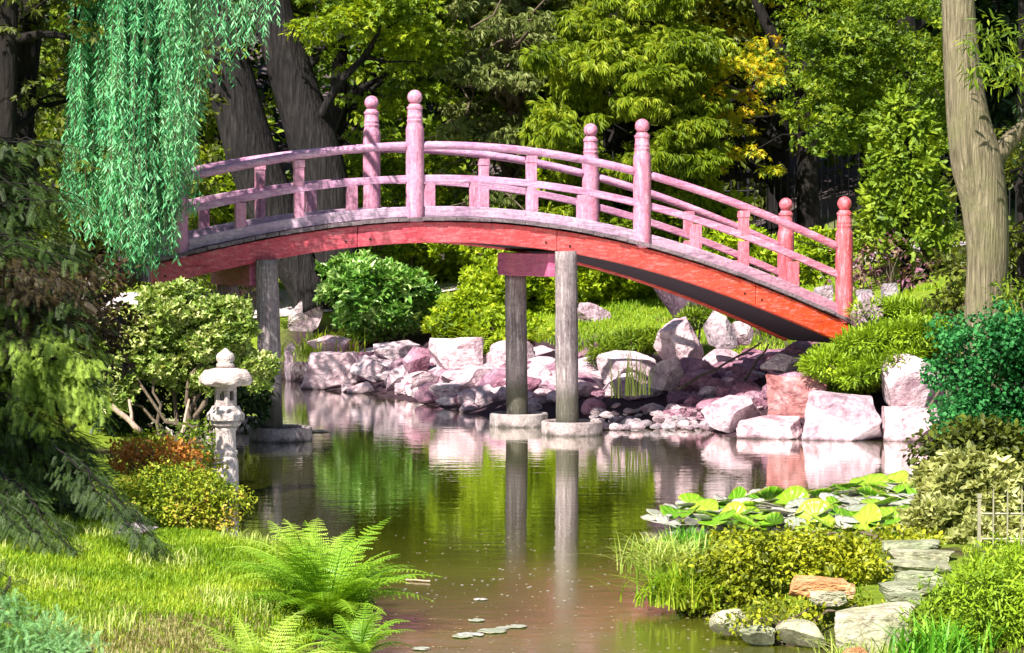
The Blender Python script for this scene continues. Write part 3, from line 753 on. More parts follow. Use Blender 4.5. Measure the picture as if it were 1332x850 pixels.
# edging blocks of the grey stone wall by the right end of the bridge
for x0, y0, x1, y1, lab in [(1058, 370, 1084, 392, 'grey squared stone between the bridge rails'), (1112, 376, 1136, 392, 'grey edging stone nearest the end post'),
                            (1146, 367, 1168, 385, 'tallest grey edging stone with a square top'), (1168, 384, 1188, 402, 'small dark grey edging stone behind the juniper'), (1196, 373, 1218, 392, 'rightmost grey edging stone by the tree'),
                            (1120, 388, 1150, 402, 'low grey edging slab right of the end post')]:
    rock_px(x0, y0, x1, y1 + 4, 35.0, lab, 'rock_grey', square=.7, name='edging_stone', cat='edging stone', group='grey edging stones', tilt=.05)
# smaller rubble: between the boulders, in the gully below the arch and on the gravel spit
SMALL = 'small pinkish stone among the rubble of the far bank'
def bankY(px):
    return float(np.interp(px, [360, 480, 560, 620, 780, 900, 960], [41.5, 39.3, 37.0, 35.0, 33.6, 33.1, 32.4]))
cnt = 0
while cnt < 270:
    px = rng.uniform(440, 985); u = rng.random(); Y = bankY(px) + u * 4.0 - .25
    q = P(px, 400, Y); z = float(hgt(q[0], q[1]))
    if px > 830 and rng.random() < .3: continue
    r = rng.uniform(.05, .2) if u < .35 else rng.uniform(.12, .36)
    rock((q[0], q[1], max(z, 0) + r * .25), (r * 1.2, r, r * .75), 'rock' if rng.random() < .6 else 'rock_dark_shade', SMALL, 'small stones of the far bank', 8, 3, 'stone', cat='stone', rough=.01); cnt += 1
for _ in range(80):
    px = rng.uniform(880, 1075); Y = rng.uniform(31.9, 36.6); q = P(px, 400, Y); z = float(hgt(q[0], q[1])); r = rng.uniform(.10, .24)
    rock((q[0], q[1], z + r * .35), (r * 1.2, r, r * .8), 'rock_dark_shade', 'dark purple stone in the shaded gully under the arch', 'stones in the gully', 9, 3, 'stone', cat='stone', rough=.01)
for _ in range(90):
    px = rng.uniform(770, 925); Y = rng.uniform(31.9, 33.4) ; q = P(px, 400, Y); r = rng.uniform(.03, .09)
    rock((q[0], q[1], .02 + r * .3 + max(0, (Y - 32.3)) * .12), (r * 1.3, r, r * .7), 'rock' if rng.random() < .6 else 'rock_grey', 'pebble on the gravel spit by the reeds', 'pebbles of the gravel spit', 7, 2, 'pebble', cat='pebble', rough=.01)
# wooden sticks lying in the gully
for (a, b, lab) in [((880, 508, 33.6), (990, 446, 34.0), 'long thin bare stick slanting across the gully'), ((965, 500, 33.2), (1000, 448, 33.9), 'short dark bare stick propped in the gully')]:
    m = M(); m.tube(limb_path(P(*a), P(*b), 0, 8, .02), np.linspace(.022, .012, 8), 7); o = obj('stick', m, MAT['twig'], origin=P(*a)); tag(o, lab, 'stick')

# ------------------------------------------------------------------ plants: generic shrub
def shrub(name, label, clumps, dens, size, tpl, mat, stems=6, smat='twig', group=None, cat='shrub', core=None, sr=.02, **kw):
    c = np.asarray(clumps); x, y = c[:, 0].mean(), c[:, 1].mean(); base = np.array([x, y, float(hgt(x, y))])
    root = thing(name, label, cat, base, group)
    m = M()
    for _ in range(stems):
        e = c[rng.integers(len(c))][:3]; b = base + np.array([rng.normal(0, .12), rng.normal(0, .12), -.03])
        m.tube(limb_path(b, e, .04, 7, .1), np.linspace(sr, sr * .3, 7), 6)
    obj('stem', m, MAT[smat], root, smooth=True)
    m = M(); leaves(m, clumps, dens, size, tpl, **kw); obj('foliage', m, F[mat], root)
    if core:
        m = M(); leaves(m, c * np.array([1, 1, 1, .75, .75, .75]), dens * .5, size * 1.3, tpl); obj('inner_foliage', m, F[core], root)
    return root
def mound(px, py, Y, wpx, hpx, k, sub, dep=.8, surf=.7):
    if Y is None: Y = ground_at(px, py + hpx * .9)[1]; Y += min(wpx / pxm(Y) * dep, .7)
    c = P(px, py, Y); return blob(c, (wpx / pxm(Y), wpx / pxm(Y) * dep, hpx / pxm(Y)), k, sub, surf=surf)

# far bank planting
shrub('rhododendron', 'round glossy rhododendron with pale new leaves beside the pointed boulder', np.vstack([mound(494, 386, 42.6, 58, 44, 46, .26), mound(455, 365, 43.6, 36, 30, 18, .26)]), 70, .15, 'whorl', 'rhodo', up=1.0, droop=.0)
shrub('azalea_hedge', 'lime green azalea hedge under the arch behind the midstream piles', np.vstack([mound(690, 375, 43.0, 80, 40, 64, .30), mound(790, 362, 43.5, 62, 32, 40, .28), mound(605, 415, 41.5, 42, 26, 20, .24), region(565, 288, 860, 340, 43.2, 44.6, 60, 16, .8)]), 85, .10, 'whorl4', 'lime', up=1.0, droop=0)  # top clumps, hidden by the deck, added to brighten the water reflection
shrub('azalea_bush', 'yellow-green azalea bush behind the rhododendron along the path', np.vstack([mound(575, 352, 47.6, 70, 20, 32, .30), mound(480, 342, 47.6, 45, 16, 14, .3)]), 60, .12, 'whorl4', 'lime', up=1.0)
shrub('azalea_bush', 'bright azalea bush spreading behind the nearer pile', mound(660, 430, 40.5, 50, 22, 22, .24), 80, .09, 'whorl4', 'lime', up=1.0)
shrub('azalea_bush', 'yellow bush seen through the rails near the right end post', np.vstack([mound(955, 326, 40, 60, 20, 20, .26), mound(1050, 336, 39, 50, 22, 20, .26)]), 60, .11, 'whorl4', 'lime')
shrub('azalea_bush', 'lime bush left of the two leaning trunks behind the railing', np.vstack([mound(285, 240, 45, 60, 38, 30, .35), mound(300, 330, 46, 60, 40, 24, .35)]), 50, .13, 'whorl4', 'yellowgreen')
shrub('tall_azalea', 'tall sunlit lime shrub seen between the rails right of the tallest middle post', np.vstack([region(700, 225, 860, 330, 44.6, 45.8, 56, 20, .7)]), 60, .12, 'whorl4', 'lime', up=1.0)
shrub('tall_azalea', 'tall yellow-green shrub behind the left pair of middle posts', np.vstack([region(455, 215, 570, 335, 45.2, 46.4, 44, 20, .7)]), 60, .12, 'whorl4', 'yellowgreen', up=1.0)
shrub('tall_azalea', 'lime shrub in the sun behind the descending right rails', np.vstack([region(850, 265, 960, 335, 43.4, 44.6, 30, 20, .7)]), 60, .12, 'whorl4', 'lime', up=1.0)
shrub('tall_azalea', 'shaded green shrub behind the middle of the handrail', np.vstack([region(565, 250, 705, 335, 45.4, 46.6, 36, 20, .7)]), 56, .11, 'oval', 'yellowgreen', up=1.0)
shrub('wine_shrub', 'open wine-red leaved shrub behind the grey edging stones', np.vstack([mound(1165, 345, 37, 62, 30, 34, .17), mound(1090, 352, 37, 40, 22, 14, .16)]), 34, .085, 'oval', 'red', stems=22, cat='shrub')
shrub('wine_shrub', 'dark purple-leaved shrub below the left cap beam', mound(305, 385, 34, 30, 18, 12, .14), 80, .07, 'oval', 'red')

def tuft(name, label, c, n, h, spread, mat, wd=.012, group=None, cat='grass tuft', lean=.5, rng_h=.4):
    """separate arching blades rising from one clump"""
    c = np.asarray(c, float)
    m = M(); K = 6
    az = rng.uniform(0, 2 * np.pi, n); ln = rng.uniform(.1, lean, n); hh = h * rng.uniform(1 - rng_h, 1, n)
    b = c + np.column_stack([rng.normal(0, spread, n), rng.normal(0, spread, n), np.zeros(n)])
    t = np.linspace(0, 1, K)
    ctr = b[:, None] + np.stack([np.cos(az)[:, None] * (ln * hh)[:, None] * t ** 2 * 1.3, np.sin(az)[:, None] * (ln * hh)[:, None] * t ** 2 * 1.3, hh[:, None] * (t - .38 * ln[:, None] * t ** 3)], -1)
    sd = np.stack([-np.sin(az), np.cos(az), 0 * az], -1)[:, None] * (wd * (1 - t ** 2) + .0008)[None, :, None]
    v = np.stack([ctr - sd, ctr + sd], 2).reshape(-1, 3)
    q = np.arange(K - 1); f = np.stack([2 * q, 2 * q + 1, 2 * q + 3, 2 * q + 2], -1)
    m.add(v, (f[None] + (np.arange(n) * 2 * K)[:, None, None]).reshape(-1, 4))
    o = obj(name, m, F[mat], origin=c); return tag(o, label, cat, group)
tuft('grass_tuft', 'bright yellow-green grass tuft left of the rhododendron', P(425, 462, 41.6), 260, .55, .22, 'lime', .012, lean=.9)
tuft('grass_tuft', 'wide pale grass tuft spilling over the leftmost boulders', P(400, 470, 41.8), 120, .4, .15, 'palegrass', .01, lean=.9)
for px, py, Y, h, n, lab in [(822, 515, 33.2, .75, 14, 'thin yellow reeds standing straight in the shallows'), (805, 518, 33.4, .6, 9, 'short yellow reeds left of the taller ones'), (838, 514, 33.0, .62, 10, 'leaning yellow reeds on the gravel spit')]:
    tuft('reed_clump', lab, P(px, py, Y), n, h, .05, 'palegrass', .010, 'yellow reeds in the shallows', 'reeds', .28)

def fern(label, c, nfr, L, spread=1.0, mat='fern', npair=24, sub=7, cat='fern', az0=0, az1=2 * math.pi, group='ferns'):
    root = thing('fern', label, cat, c, group)
    m = M(); ms = M(); c = np.asarray(c, float)
    for q in range(nfr):
        az = az0 + (az1 - az0) * (q + rng.uniform(-.4, .4)) / nfr; el = rng.uniform(.6, 1.38); l = L * rng.uniform(.7, 1.08)
        K = npair + 1; t = np.linspace(0, 1, K)
        ang = el - (1.0 + .35 * rng.random()) * t ** 1.4 * spread
        dr = np.cumsum(np.cos(ang)) / K * l; dz = np.cumsum(np.sin(ang)) / K * l
        wob = rng.normal(0, .05) * t * l
        h = np.array([math.cos(az), math.sin(az), 0]); sdv = np.array([-h[1], h[0], 0])
        rach = c + dr[:, None] * h + dz[:, None] * np.array([0, 0, 1]) + (wob * t)[:, None] * sdv
        ms.tube(rach, np.linspace(.006, .0015, K), 4, False)
        tg = norm(np.gradient(rach, axis=0)); up = norm(np.cross(tg, sdv[None])) ; up = np.where(up[:, 2:] < 0, -up, up)
        pl = l * .155 * np.sin(np.pi * np.clip(t * .93 + .07, 0, 1) ** .75) ** .9 + .004
        S = [];
        for s_ in (-1, 1):
            for k in range(2, K):
                d = norm(sdv * s_ + tg[k] * .45 + up[k] * rng.normal(.05, .12) + np.array([0, 0, -.28])); p0 = rach[k]; PL = pl[k]
                n2 = sub; tt = (np.arange(n2) + .6) / n2
                for s2 in (-1, 1):
                    bb = p0 + d * (PL * tt)[:, None]
                    w_ = min(PL * .15, l / npair * .42) * (1 - tt * .75) + .002
                    dd = norm(tg[k] * s2 + d * .55)
                    e = bb + dd * w_[:, None]; hw = d * (PL / n2 * .42)
                    S.append(np.stack([bb - hw, bb + hw, e + hw * .5, e - hw * .3], 1))
        S = np.concatenate(S); m.add(S.reshape(-1, 3), np.arange(len(S) * 4).reshape(-1, 4))
    obj('rachis', ms, F[mat], root); obj('frond', m, F[mat], root)
    return root
fern('tall bright fern among the boulders left of the farther midstream pile', P(622, 468, 38.2), 14, .75, npair=14, sub=2, mat='lime')
fern('yellow fern between the two midstream piles', P(702, 448, 39.2), 12, .6, npair=14, sub=2, mat='lime')
fern('small yellow fern beside the upright pointed boulder', P(372, 430, 42.2), 10, .55, npair=12, sub=2, mat='yellowgreen')
fern('low fern tucked under the azaleas', P(618, 440, 40.0), 9, .45, npair=12, sub=2, mat='lime')

def juniper(label, clumps, dens=800, size=.085, mat='juniper', group='junipers'):
    c = np.asarray(clumps); base = c[:, :3].mean(0); base[2] = float(hgt(base[0], base[1]))
    root = thing('juniper', label, 'juniper', base, group)
    m = M()
    for cc in c[::2]: m.tube(limb_path(base, cc[:3], .05, 6, .06), np.linspace(.025, .008, 6), 6)
    obj('stem', m, MAT['twig'], root, smooth=True)
    m = M(); leaves(m, c, dens, size, 'juniper', droop=-.15, outw=.9, up=1.2, shell=.6, jit=.35); obj('foliage', m, F[mat], root)
    return root
def slab_clumps(rows, Y0, Y1, r, k):
    """clumps spread along polyline rows of (px, py)"""
    L = []
    for _ in range(k):
        t = rng.uniform(0, len(rows) - 1.001); i = int(t); f = t - i
        px = rows[i][0] * (1 - f) + rows[i + 1][0] * f + rng.normal(0, 6); py = rows[i][1] * (1 - f) + rows[i + 1][1] * f + rng.normal(0, 5)
        Y = rng.uniform(Y0, Y1); L.append([*P(px, py, Y), r * 1.3, r, r * .55])
    return np.array(L)
juniper('spreading lime juniper draped over the blocks right of the bridge', np.vstack([slab_clumps([(1075, 480), (1120, 455), (1165, 440), (1215, 430)], 31.2, 32.4, .26, 26), slab_clumps([(1100, 500), (1150, 475), (1210, 450)], 31.0, 31.6, .2, 18), slab_clumps([(1130, 440), (1215, 405)], 32, 32.8, .26, 12)]))
juniper('small rounded juniper clump beside the pale boulder at the bridge end', slab_clumps([(1130, 412), (1165, 408)], 32.0, 32.5, .2, 6))
juniper('low dark-green juniper on the slope left of the pale-topped boulder', slab_clumps([(785, 470), (820, 450), (870, 436)], 35.8, 37.0, .2, 16), mat='thuja')
juniper('small juniper sprig above the pale-topped boulder by the stump', slab_clumps([(880, 412), (930, 408)], 36.0, 36.6, .16, 6), mat='thuja')

# leaning violet stump by the arch
pts, rad = trunk_px([(868, 350, 60), (878, 375, 50), (893, 400, 44), (905, 428, 46)], 37.4, 10)
m = M(); m.tube(pts, rad, 18, rough=.06); o = obj('tree_stump', m, MAT['stump'], origin=pts[-1], smooth=True); tag(o, 'leaning violet-grey tree trunk piece rising behind the arch beam', 'stump')

# ------------------------------------------------------------------ iron fence
def iron_fence(pts, h, label, mat='iron', step=.14, name='iron_fence', pr=.012, bay=2.4, rails=(.14, .86), cat='fence'):
    pts = np.array(pts, float); seg = np.linalg.norm(np.diff(pts, axis=0), axis=1); cum = np.concatenate([[0], np.cumsum(seg)]); L = cum[-1]
    at = lambda s_: np.array([np.interp(s_, cum, pts[:, 0]), np.interp(s_, cum, pts[:, 1])])
    q0 = at(0); root = thing(name, label, cat, (q0[0], q0[1], float(hgt(*q0))))
    nb = max(1, int(round(L / bay)))
    for b in range(nb + 1):
        q = at(L * b / nb); z = float(hgt(*q)); m = M(); m.box((q[0], q[1], z + h * .53), (pr * 4, pr * 4, h * 1.1)); m.box((q[0], q[1], z + h * 1.095), (pr * 5.5, pr * 5.5, .03)); obj('post', m, MAT[mat], root)
        if b == nb: break
        m = M(); s0, s1 = L * b / nb + step, L * (b + 1) / nb - step * .5
        for s_ in np.arange(s0, s1, step):
            q = at(s_); z = float(hgt(*q)); m.box((q[0], q[1], z + h / 2 + .03), (pr * 1.6, pr * 1.6, h)); m.add([(q[0] - pr, q[1], z + h + .03), (q[0] + pr, q[1], z + h + .03), (q[0], q[1] + pr, z + h + .03), (q[0], q[1], z + h + .12)], np.array([[0, 1, 3], [1, 2, 3], [2, 0, 3]]))
        for rz_ in rails:
            a = at(s0 - step * .8); c = at(s1 + step * .4); za, zc = float(hgt(*a)), float(hgt(*c))
            m.tube([(a[0], a[1] + pr, za + h * rz_), (c[0], c[1] + pr, zc + h * rz_)], pr * 1.4, 4)
        obj('picket_panel', m, MAT[mat], root)
    return root
iron_fence([(-9, 48.3), (-4, 49.0), (1, 49.3), (4.5, 48.3), (7.5, 46.6), (10, 44)], 1.75, 'black iron picket fence running behind the bridge through the trees')
iron_fence([(3.45, 18.1), (3.9, 17.9), (4.5, 17.9), (5.2, 18.2)], .36, 'low cream metal edging fence by the shrubs at the right edge', 'white_metal', .105, 'garden_fence', .006, .9, (.2, .72))

# ------------------------------------------------------------------ background trees
kw0 = dict(droop=.3, up=.9)
# twin-trunk tree behind the left half of the bridge
tA = trunk_px([(262, -60, 46), (280, 30, 56), (300, 110, 62), (325, 200, 68), (352, 270, 66), (375, 330, 56), (400, 372, 50), (412, 400, 60)], 43.6)
tB = trunk_px([(345, -60, 46), (356, 30, 52), (382, 110, 58), (408, 190, 66), (425, 260, 68), (438, 320, 62), (436, 365, 58), (430, 402, 80)], 43.9)
tree('broadleaf_tree', 'huge dark tree with two leaning trunks behind the left of the bridge', [tA, tB],
     [(np.vstack([region(380, -40, 560, 70, 42.5, 44.5, 26, 34), region(150, -260, 640, -50, 44.5, 48, 70, 60)]), 64, .12, 'maple', 'yellowgreen', kw0),
      (region(240, 60, 330, 190, 43, 45, 10, 22), 40, .13, 'oval', 'mid', kw0)], 12, 'trunk_dark')
# limb stubs on the twin tree come from tree(); distant trees each get their own crown
def bgtree(label, px, w, Y, cl, dens=36, size=.16, tpl='maple', mat='yellowgreen', lean=0, limbs=10, tm='trunk_mid', name='broadleaf_tree', extra=[], **kw):
    k = dict(kw0); k.update(kw)
    g = float(hgt(*P(px, 300, Y)[:2])); yb = 300 + (CAMZ - g) * pxm(Y)
    t = trunk_px([(px + lean, -160, w * .6), (px + lean * .6, 40, w * .8), (px + lean * .2, 180, w * .95), (px, yb + 4, w * 1.1)], Y, 18)
    return tree(name, label, [t], [(cl, dens, size, tpl, mat, k)] + extra, limbs, tm, group='trees behind the bridge')
bgtree('layered yellow-green maple between the twin trunks and the middle posts', 438, 24, 50, np.vstack([region(430, 0, 610, 320, 45.5, 50, 66, 25, .4), region(440, -250, 650, -10, 49, 53, 40, 40, .5)]), 66, .115, lean=6)
bgtree('weeping cypress with drooping lime sprays rising behind the middle rails', 800, 34, 45.5,
       np.vstack([region(700, 60, 930, 320, 41.8, 44.5, 78, 26, .42), region(740, -20, 930, 130, 43, 46, 34, 28, .5), region(620, -280, 960, -30, 46, 50, 50, 46, .6)]), 84, .165, 'hang', 'cypress', limbs=16, name='weeping_cypress', droop=.5, up=1.2)
bgtree('silvery twiggy conifer between the maple and the weeping cypress', 668, 20, 46.5, np.vstack([region(575, 0, 725, 330, 44, 46.5, 64, 20, .5), region(560, -240, 700, 0, 47, 50, 26, 36)]), 70, .13, 'hang', 'silver', limbs=60, tm='twig', name='conifer', droop=.6)
bgtree('amber-leaved maple left of the dark forked trunk', 1012, 30, 49, np.vstack([region(885, 40, 1005, 225, 42.6, 45, 46, 18, .4), region(900, -160, 1010, 50, 48, 51, 20, 34, .5)]), 62, .105, 'maple', 'gold')
t1 = trunk_px([(1070, -120, 18), (1062, 0, 22), (1052, 120, 24), (1050, 210, 27), (1052, 330, 32)], 46)
t2 = trunk_px([(965, -60, 10), (985, 10, 13), (1020, 75, 17), (1040, 120, 20), (1050, 165, 22)], 46, 14)
tree('broadleaf_tree', 'dark forked trunk tree in front of the fence with green foliage above', [t1, t2], [(np.vstack([region(1000, -40, 1160, 110, 44, 47.5, 46, 26, .5), region(960, -280, 1180, -50, 47, 51, 36, 44, .6)]), 70, .10, 'oval', 'mid', kw0),
     (region(1000, 20, 1110, 190, 44.5, 46.5, 18, 20, .4), 40, .13, 'maple', 'yellowgreen', kw0)], 10, 'trunk_mid', group='trees behind the bridge')
bgtree('dense tall creeper-clad tree beside the large pale trunk', 1215, 30, 42, np.vstack([region(1060, 0, 1245, 190, 39.5, 42, 80, 26, .6), region(1080, -260, 1330, -20, 43, 46, 50, 46)]), 78, .09, 'whorl4', 'mid', lean=-60)
# conical thuja
tc = []
for k in range(130):
    t = rng.random() ** .8; py = 125 + t * 215; w_ = 12 + 52 * t ** .7; a = rng.uniform(0, 6.28); Y = 37.6
    q = P(1178 + w_ * math.cos(a) * .95, py, Y + math.sin(a) * w_ / pxm(Y)); tc.append([*q, .17, .17, .15])
g = float(hgt(*P(1178, 300, 37.6)[:2]))
tree('thuja', 'conical lime green thuja right of the end post', [trunk_px([(1178, 140, 6), (1178, 250, 12), (1178, 300 + (CAMZ - g) * pxm(37.6) + 3, 16)], 37.6, 8)], [(np.array(tc), 120, .13, 'thuja', 'thuja', dict(droop=.0, up=.6, outw=.8))], 4, 'trunk_mid')
# dark evergreens filling the depth between the nearer trees
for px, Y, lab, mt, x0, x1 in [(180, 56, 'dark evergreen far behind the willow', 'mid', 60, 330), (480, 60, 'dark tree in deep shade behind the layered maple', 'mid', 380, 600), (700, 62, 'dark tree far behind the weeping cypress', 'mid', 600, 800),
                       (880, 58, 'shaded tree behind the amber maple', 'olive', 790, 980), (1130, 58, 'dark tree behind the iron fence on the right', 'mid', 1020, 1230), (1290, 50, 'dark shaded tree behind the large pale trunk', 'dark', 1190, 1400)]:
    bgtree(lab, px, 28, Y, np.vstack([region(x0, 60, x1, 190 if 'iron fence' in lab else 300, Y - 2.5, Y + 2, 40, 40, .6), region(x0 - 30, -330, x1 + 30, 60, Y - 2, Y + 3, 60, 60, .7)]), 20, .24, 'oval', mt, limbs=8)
# far wood: one unreadable mass up the hillside
cl = []
for _ in range(420):
    x = rng.uniform(-26, 26); y = rng.uniform(64, 84); z = float(hgt(x, y)) + rng.uniform(0, 1) ** .8 * 13
    if 860 < x / y * 3200 + 666 < 1150 and z < 6.5: continue
    r_ = rng.uniform(1.0, 2.0); cl.append([x, y, z, r_ * 1.2, r_, r_ * .8])
m = M(); leaves(m, cl, 7, .42, 'oval'); tag(obj('far_wood', m, F['dark'], origin=(0, 66, 3)), 'dense dark woodland on the rise behind all the trees', 'wood', kind='stuff')
# undergrowth between fence and trees
cl = []
for _ in range(150):
    x = rng.uniform(-13, 13); y = rng.uniform(50.5, 57); 
    if 880 < x / y * 3200 + 666 < 1130: continue
    cl.append([x, y, float(hgt(x, y)) + rng.uniform(.2, 1.3), .7, .6, .45])
m = M(); leaves(m, cl, 26, .17, 'oval'); tag(obj('undergrowth', m, F['mid'], origin=(0, 52, 2)), 'dim green undergrowth behind the iron fence', 'undergrowth', kind='stuff')

# ------------------------------------------------------------------ left side
# slim trunk and dim maple in the top left corner
tL = trunk_px([(8, -120, 22), (12, 30, 24), (8, 160, 26), (0, 300, 30), (-6, 480, 36), (-8, 600, 40)], 29)
tree('broadleaf_tree', 'slim olive trunk with dim maple foliage in the top left corner', [tL, (P(0, 62, 29) + (P(95, 52, 29) - P(0, 62, 29)) * np.linspace(0, 1, 8)[:, None] + np.array([0, 0, 1]) * (np.sin(np.linspace(0, 3, 8)) * .1)[:, None], np.linspace(.07, .03, 8))],
     [(region(-60, -30, 150, 230, 28.5, 31, 60, 24, .5), 70, .10, 'maple', 'olive', kw0), (region(-100, -260, 160, -30, 28, 31, 30, 40), 40, .12, 'maple', 'olive', kw0)], 8, 'trunk_mid')
bgtree('dim bushy tree filling the shade behind the spruce', 120, 20, 36, np.vstack([region(-20, 160, 260, 380, 34, 37, 60, 30, .6), region(-40, -200, 250, 160, 34, 38, 60, 44, .6)]), 46, .12, 'oval', 'olive')
# weeping willow
WY = 29.2
tw = trunk_px([(150, -330, 26), (110, -240, 34), (60, -120, 38), (30, 60, 42), (10, 300, 50), (5, 620, 60)], 29.8, 22)
wr = thing('weeping_willow', 'weeping willow with an emerald curtain of hanging strands over the bridge end', 'tree', (tw[0][-1][0], tw[0][-1][1], float(hgt(*tw[0][-1][:2]))))
m = M(); m.tube(tw[0], tw[1], 14, rough=.05)
ends = []
for k in range(12):
    e = P(110 + k * 22, rng.uniform(-120, -80), WY + rng.uniform(-.8, .8)); m.tube(limb_path(tw[0][rng.integers(0, 5)], e, .12, 8, .06), np.linspace(.07, .02, 8), 7)
obj('trunk', m, MAT['trunk_mid'], wr, smooth=True)
m = M(); mt_ = M()
def strand(x0, ytop, yend, Y, dens=34):
    a = P(x0, ytop, Y); L = (yend - ytop) / pxm(Y); n = max(4, int(L * dens)); t = np.sort(rng.random(n))
    sx, sy = rng.normal(0, .10), rng.normal(0, .1); ph = rng.uniform(0, 6)
    f = lambda t: a + np.stack([sx * t + .035 * np.sin(5 * t + ph), sy * t, -L * t], -1)
    p = f(t); mt_.tube(f(np.linspace(0, 1, 7)), .0035, 3, False)
    az = rng.uniform(0, 6.28, n); d = np.stack([np.cos(az) * .75, np.sin(az) * .75, -1 + rng.normal(0, .25, n)], -1)
    bake(m, TP['wleaf'], p, basis(d, rng.normal(0, 1, (n, 3))), rng.uniform(.045, .125, n))
for _ in range(46):   # the main curtain hangs in bundles of strands with gaps between
    bx = rng.uniform(96, 240); by = WY + rng.normal(0, .4)
    be = np.interp(bx, [95, 130, 165, 200, 225, 243], [300, 345, 372, 355, 315, 250]) - abs(rng.normal(0, 55))
    for _ in range(int(rng.integers(6, 17))): strand(np.clip(bx + rng.normal(0, 4.5), 92, 245), -70 + rng.uniform(-40, 40), be - abs(rng.normal(0, 22)), by + rng.normal(0, .09), 38)
for _ in range(80):   # short strands to the right of the curtain
    x = rng.uniform(225, 352); end = np.interp(x, [225, 260, 290, 345, 352], [180, 130, 60, 40, 10]) + rng.normal(0, 16)
    strand(x, -80, end, WY + rng.normal(0, .5), 30)
for x, e in [(262, 148), (268, 118), (255, 105), (312, 48), (350, 26), (318, 60)]: strand(x, -80, e, WY + .2, 50)
obj('crown', m, F['willow'], wr); obj('hanging_twig', mt_, MAT['twig'], wr)

# big pale-leaved shrub behind the lantern
cl = []
for cx_, cy_, w_, h_, k in [(225, 405, 60, 28, 20), (165, 440, 32, 40, 16), (260, 440, 55, 34, 20), (300, 430, 30, 38, 16), (190, 480, 38, 22, 8), (335, 482, 16, 18, 6), (150, 500, 20, 30, 7), (255, 500, 26, 14, 4)]:
    cl.append(mound(cx_, cy_, 28.2, w_, h_, int(k * 1.5), .15, .6))
cl = np.vstack(cl)
sroot = shrub('viburnum_shrub', 'large shrub with cream-edged pale leaves and a dark hollow behind the lantern', cl, 260, .065, 'whorl4', 'pale', stems=10, smat='twig', core=None, sr=.03, up=1.0, droop=.1)
m = M(); leaves(m, np.vstack([mound(235, 490, 29.4, 85, 62, 60, .25), mound(150, 500, 28.6, 30, 60, 24, .2), mound(320, 520, 29.8, 24, 40, 8, .2)]), 90, .10, 'oval'); obj('shade_dark_foliage', m, F['dark'], sroot)  # dark leaves fill the hollow, its shade put into their colour
for a, b, r_ in [((183, 562, 27.6), (145, 527, 27.6), .035), ((172, 548, 27.6), (168, 520, 27.7), .02), ((230, 582, 27.4), (242, 550, 27.5), .028), ((236, 570, 27.4), (246, 520, 27.8), .018)]:
    m = M(); m.tube(limb_path(P(*a), P(*b), 0, 6, .03), np.linspace(r_, r_ * .8, 6), 8)
    obj('bare_branch', m, MAT['twig_pale'], sroot, smooth=True)
shrub('small_leaved_shrub', 'green leafy undershrub at the lantern foot', np.vstack([mound(262, 565, 27.0, 22, 18, 10, .12), mound(215, 572, 27.0, 40, 10, 10, .1)]), 170, .05, 'oval', 'mid')
shrub('rusty_shrub', 'rust-orange low shrub between the dark hollow and the clipped mound', np.vstack([mound(205, 594, 21.3, 64, 19, 44, .10)]), 260, .045, 'oval', 'rusty')
shrub('rusty_shrub', 'yellow-green low shrub at the foot of the pale-leaved shrub', np.vstack([mound(185, 576, 24.2, 35, 11, 16, .11), mound(268, 604, 22.6, 14, 12, 7, .09)]), 230, .045, 'oval', 'mound')
shrub('clipped_mound', 'clipped yellow-green cotoneaster mound beside the lantern pillar', np.vstack([mound(225, 652, 19.9, 80, 38, 80, .12), mound(288, 658, 19.8, 26, 32, 18, .1), mound(165, 660, 19.8, 26, 30, 14, .1)]), 640, .033, 'oval', 'cot')
rock_px(142, 680, 206, 698, 19.0, 'flat blue-grey stone under the clipped mound', 'rock_grey', group='edge stones of the lawn', square=.3)

# spruce at the left edge, near the camera
SY = 20.6
tr = trunk_px([(-60, -60, 14), (-58, 200, 34), (-56, 500, 46), (-55, 735, 56)], SY, 14)
sp = thing('spruce', 'shaggy shade-darkened spruce with drooping branch tips at the left edge', 'tree', (tr[0][-1][0], SY, float(hgt(tr[0][-1][0], SY))))
m = M(); m.tube(tr[0], tr[1], 14, rough=.05)
ml = M(); mb = M(); md = M()
def spray_branch(a, b, sag, n, size, dst, wid=.16):
    p = limb_path(a, b, sag, 12, .03); m.tube(p, np.linspace(.009, .003, 12), 5)
    t = rng.uniform(.12, 1, n); idx = t * 11; i0 = np.minimum(idx.astype(int), 10); q = p[i0] + (p[i0 + 1] - p[i0]) * (idx - i0)[:, None]
    tg = norm(b - a); sd = norm(np.cross(tg, [0, 0, 1.0])); sgn = rng.choice([-1, 1], n)
    off = rng.uniform(0, wid, n) * (1.15 - t)
    q = q + sd * (sgn * off)[:, None] + np.stack([0 * t, 0 * t, -off * .5 + rng.uniform(-.05, .035, n)], -1)
    d = tg * .8 + sd * (sgn * .7)[:, None] + np.stack([rng.normal(0, .2, n), rng.normal(0, .2, n), rng.normal(-.35, .25, n)], -1)
    bake(dst, TP['needles'], q, basis(d, np.array([0, 0, 1.0]) + rng.normal(0, .3, (n, 3))), size * rng.uniform(.7, 1.2, n))
for _ in range(210):
    py0 = rng.uniform(300, 660); a = P(-40, py0, SY + rng.uniform(-.3, .3))
    ex = rng.uniform(30, 148); ey = py0 + rng.uniform(10, 90); ey = min(ey, 700)
    bright = 430 < ey < 560 and rng.random() < .75
    spray_branch(a, P(ex, ey, SY + rng.uniform(-1.0, .8)), .03, 46, .17, mb if bright else (md if 345 < ey < 470 and rng.random() < .75 else ml), .22)
for _ in range(70):
    py0 = rng.uniform(180, 440); a = P(-40, py0, SY + .5); spray_branch(a, P(rng.uniform(20, 125), py0 + rng.uniform(-20, 60), SY + rng.uniform(-.4, .9)), .05, 36, .17, ml, .2)
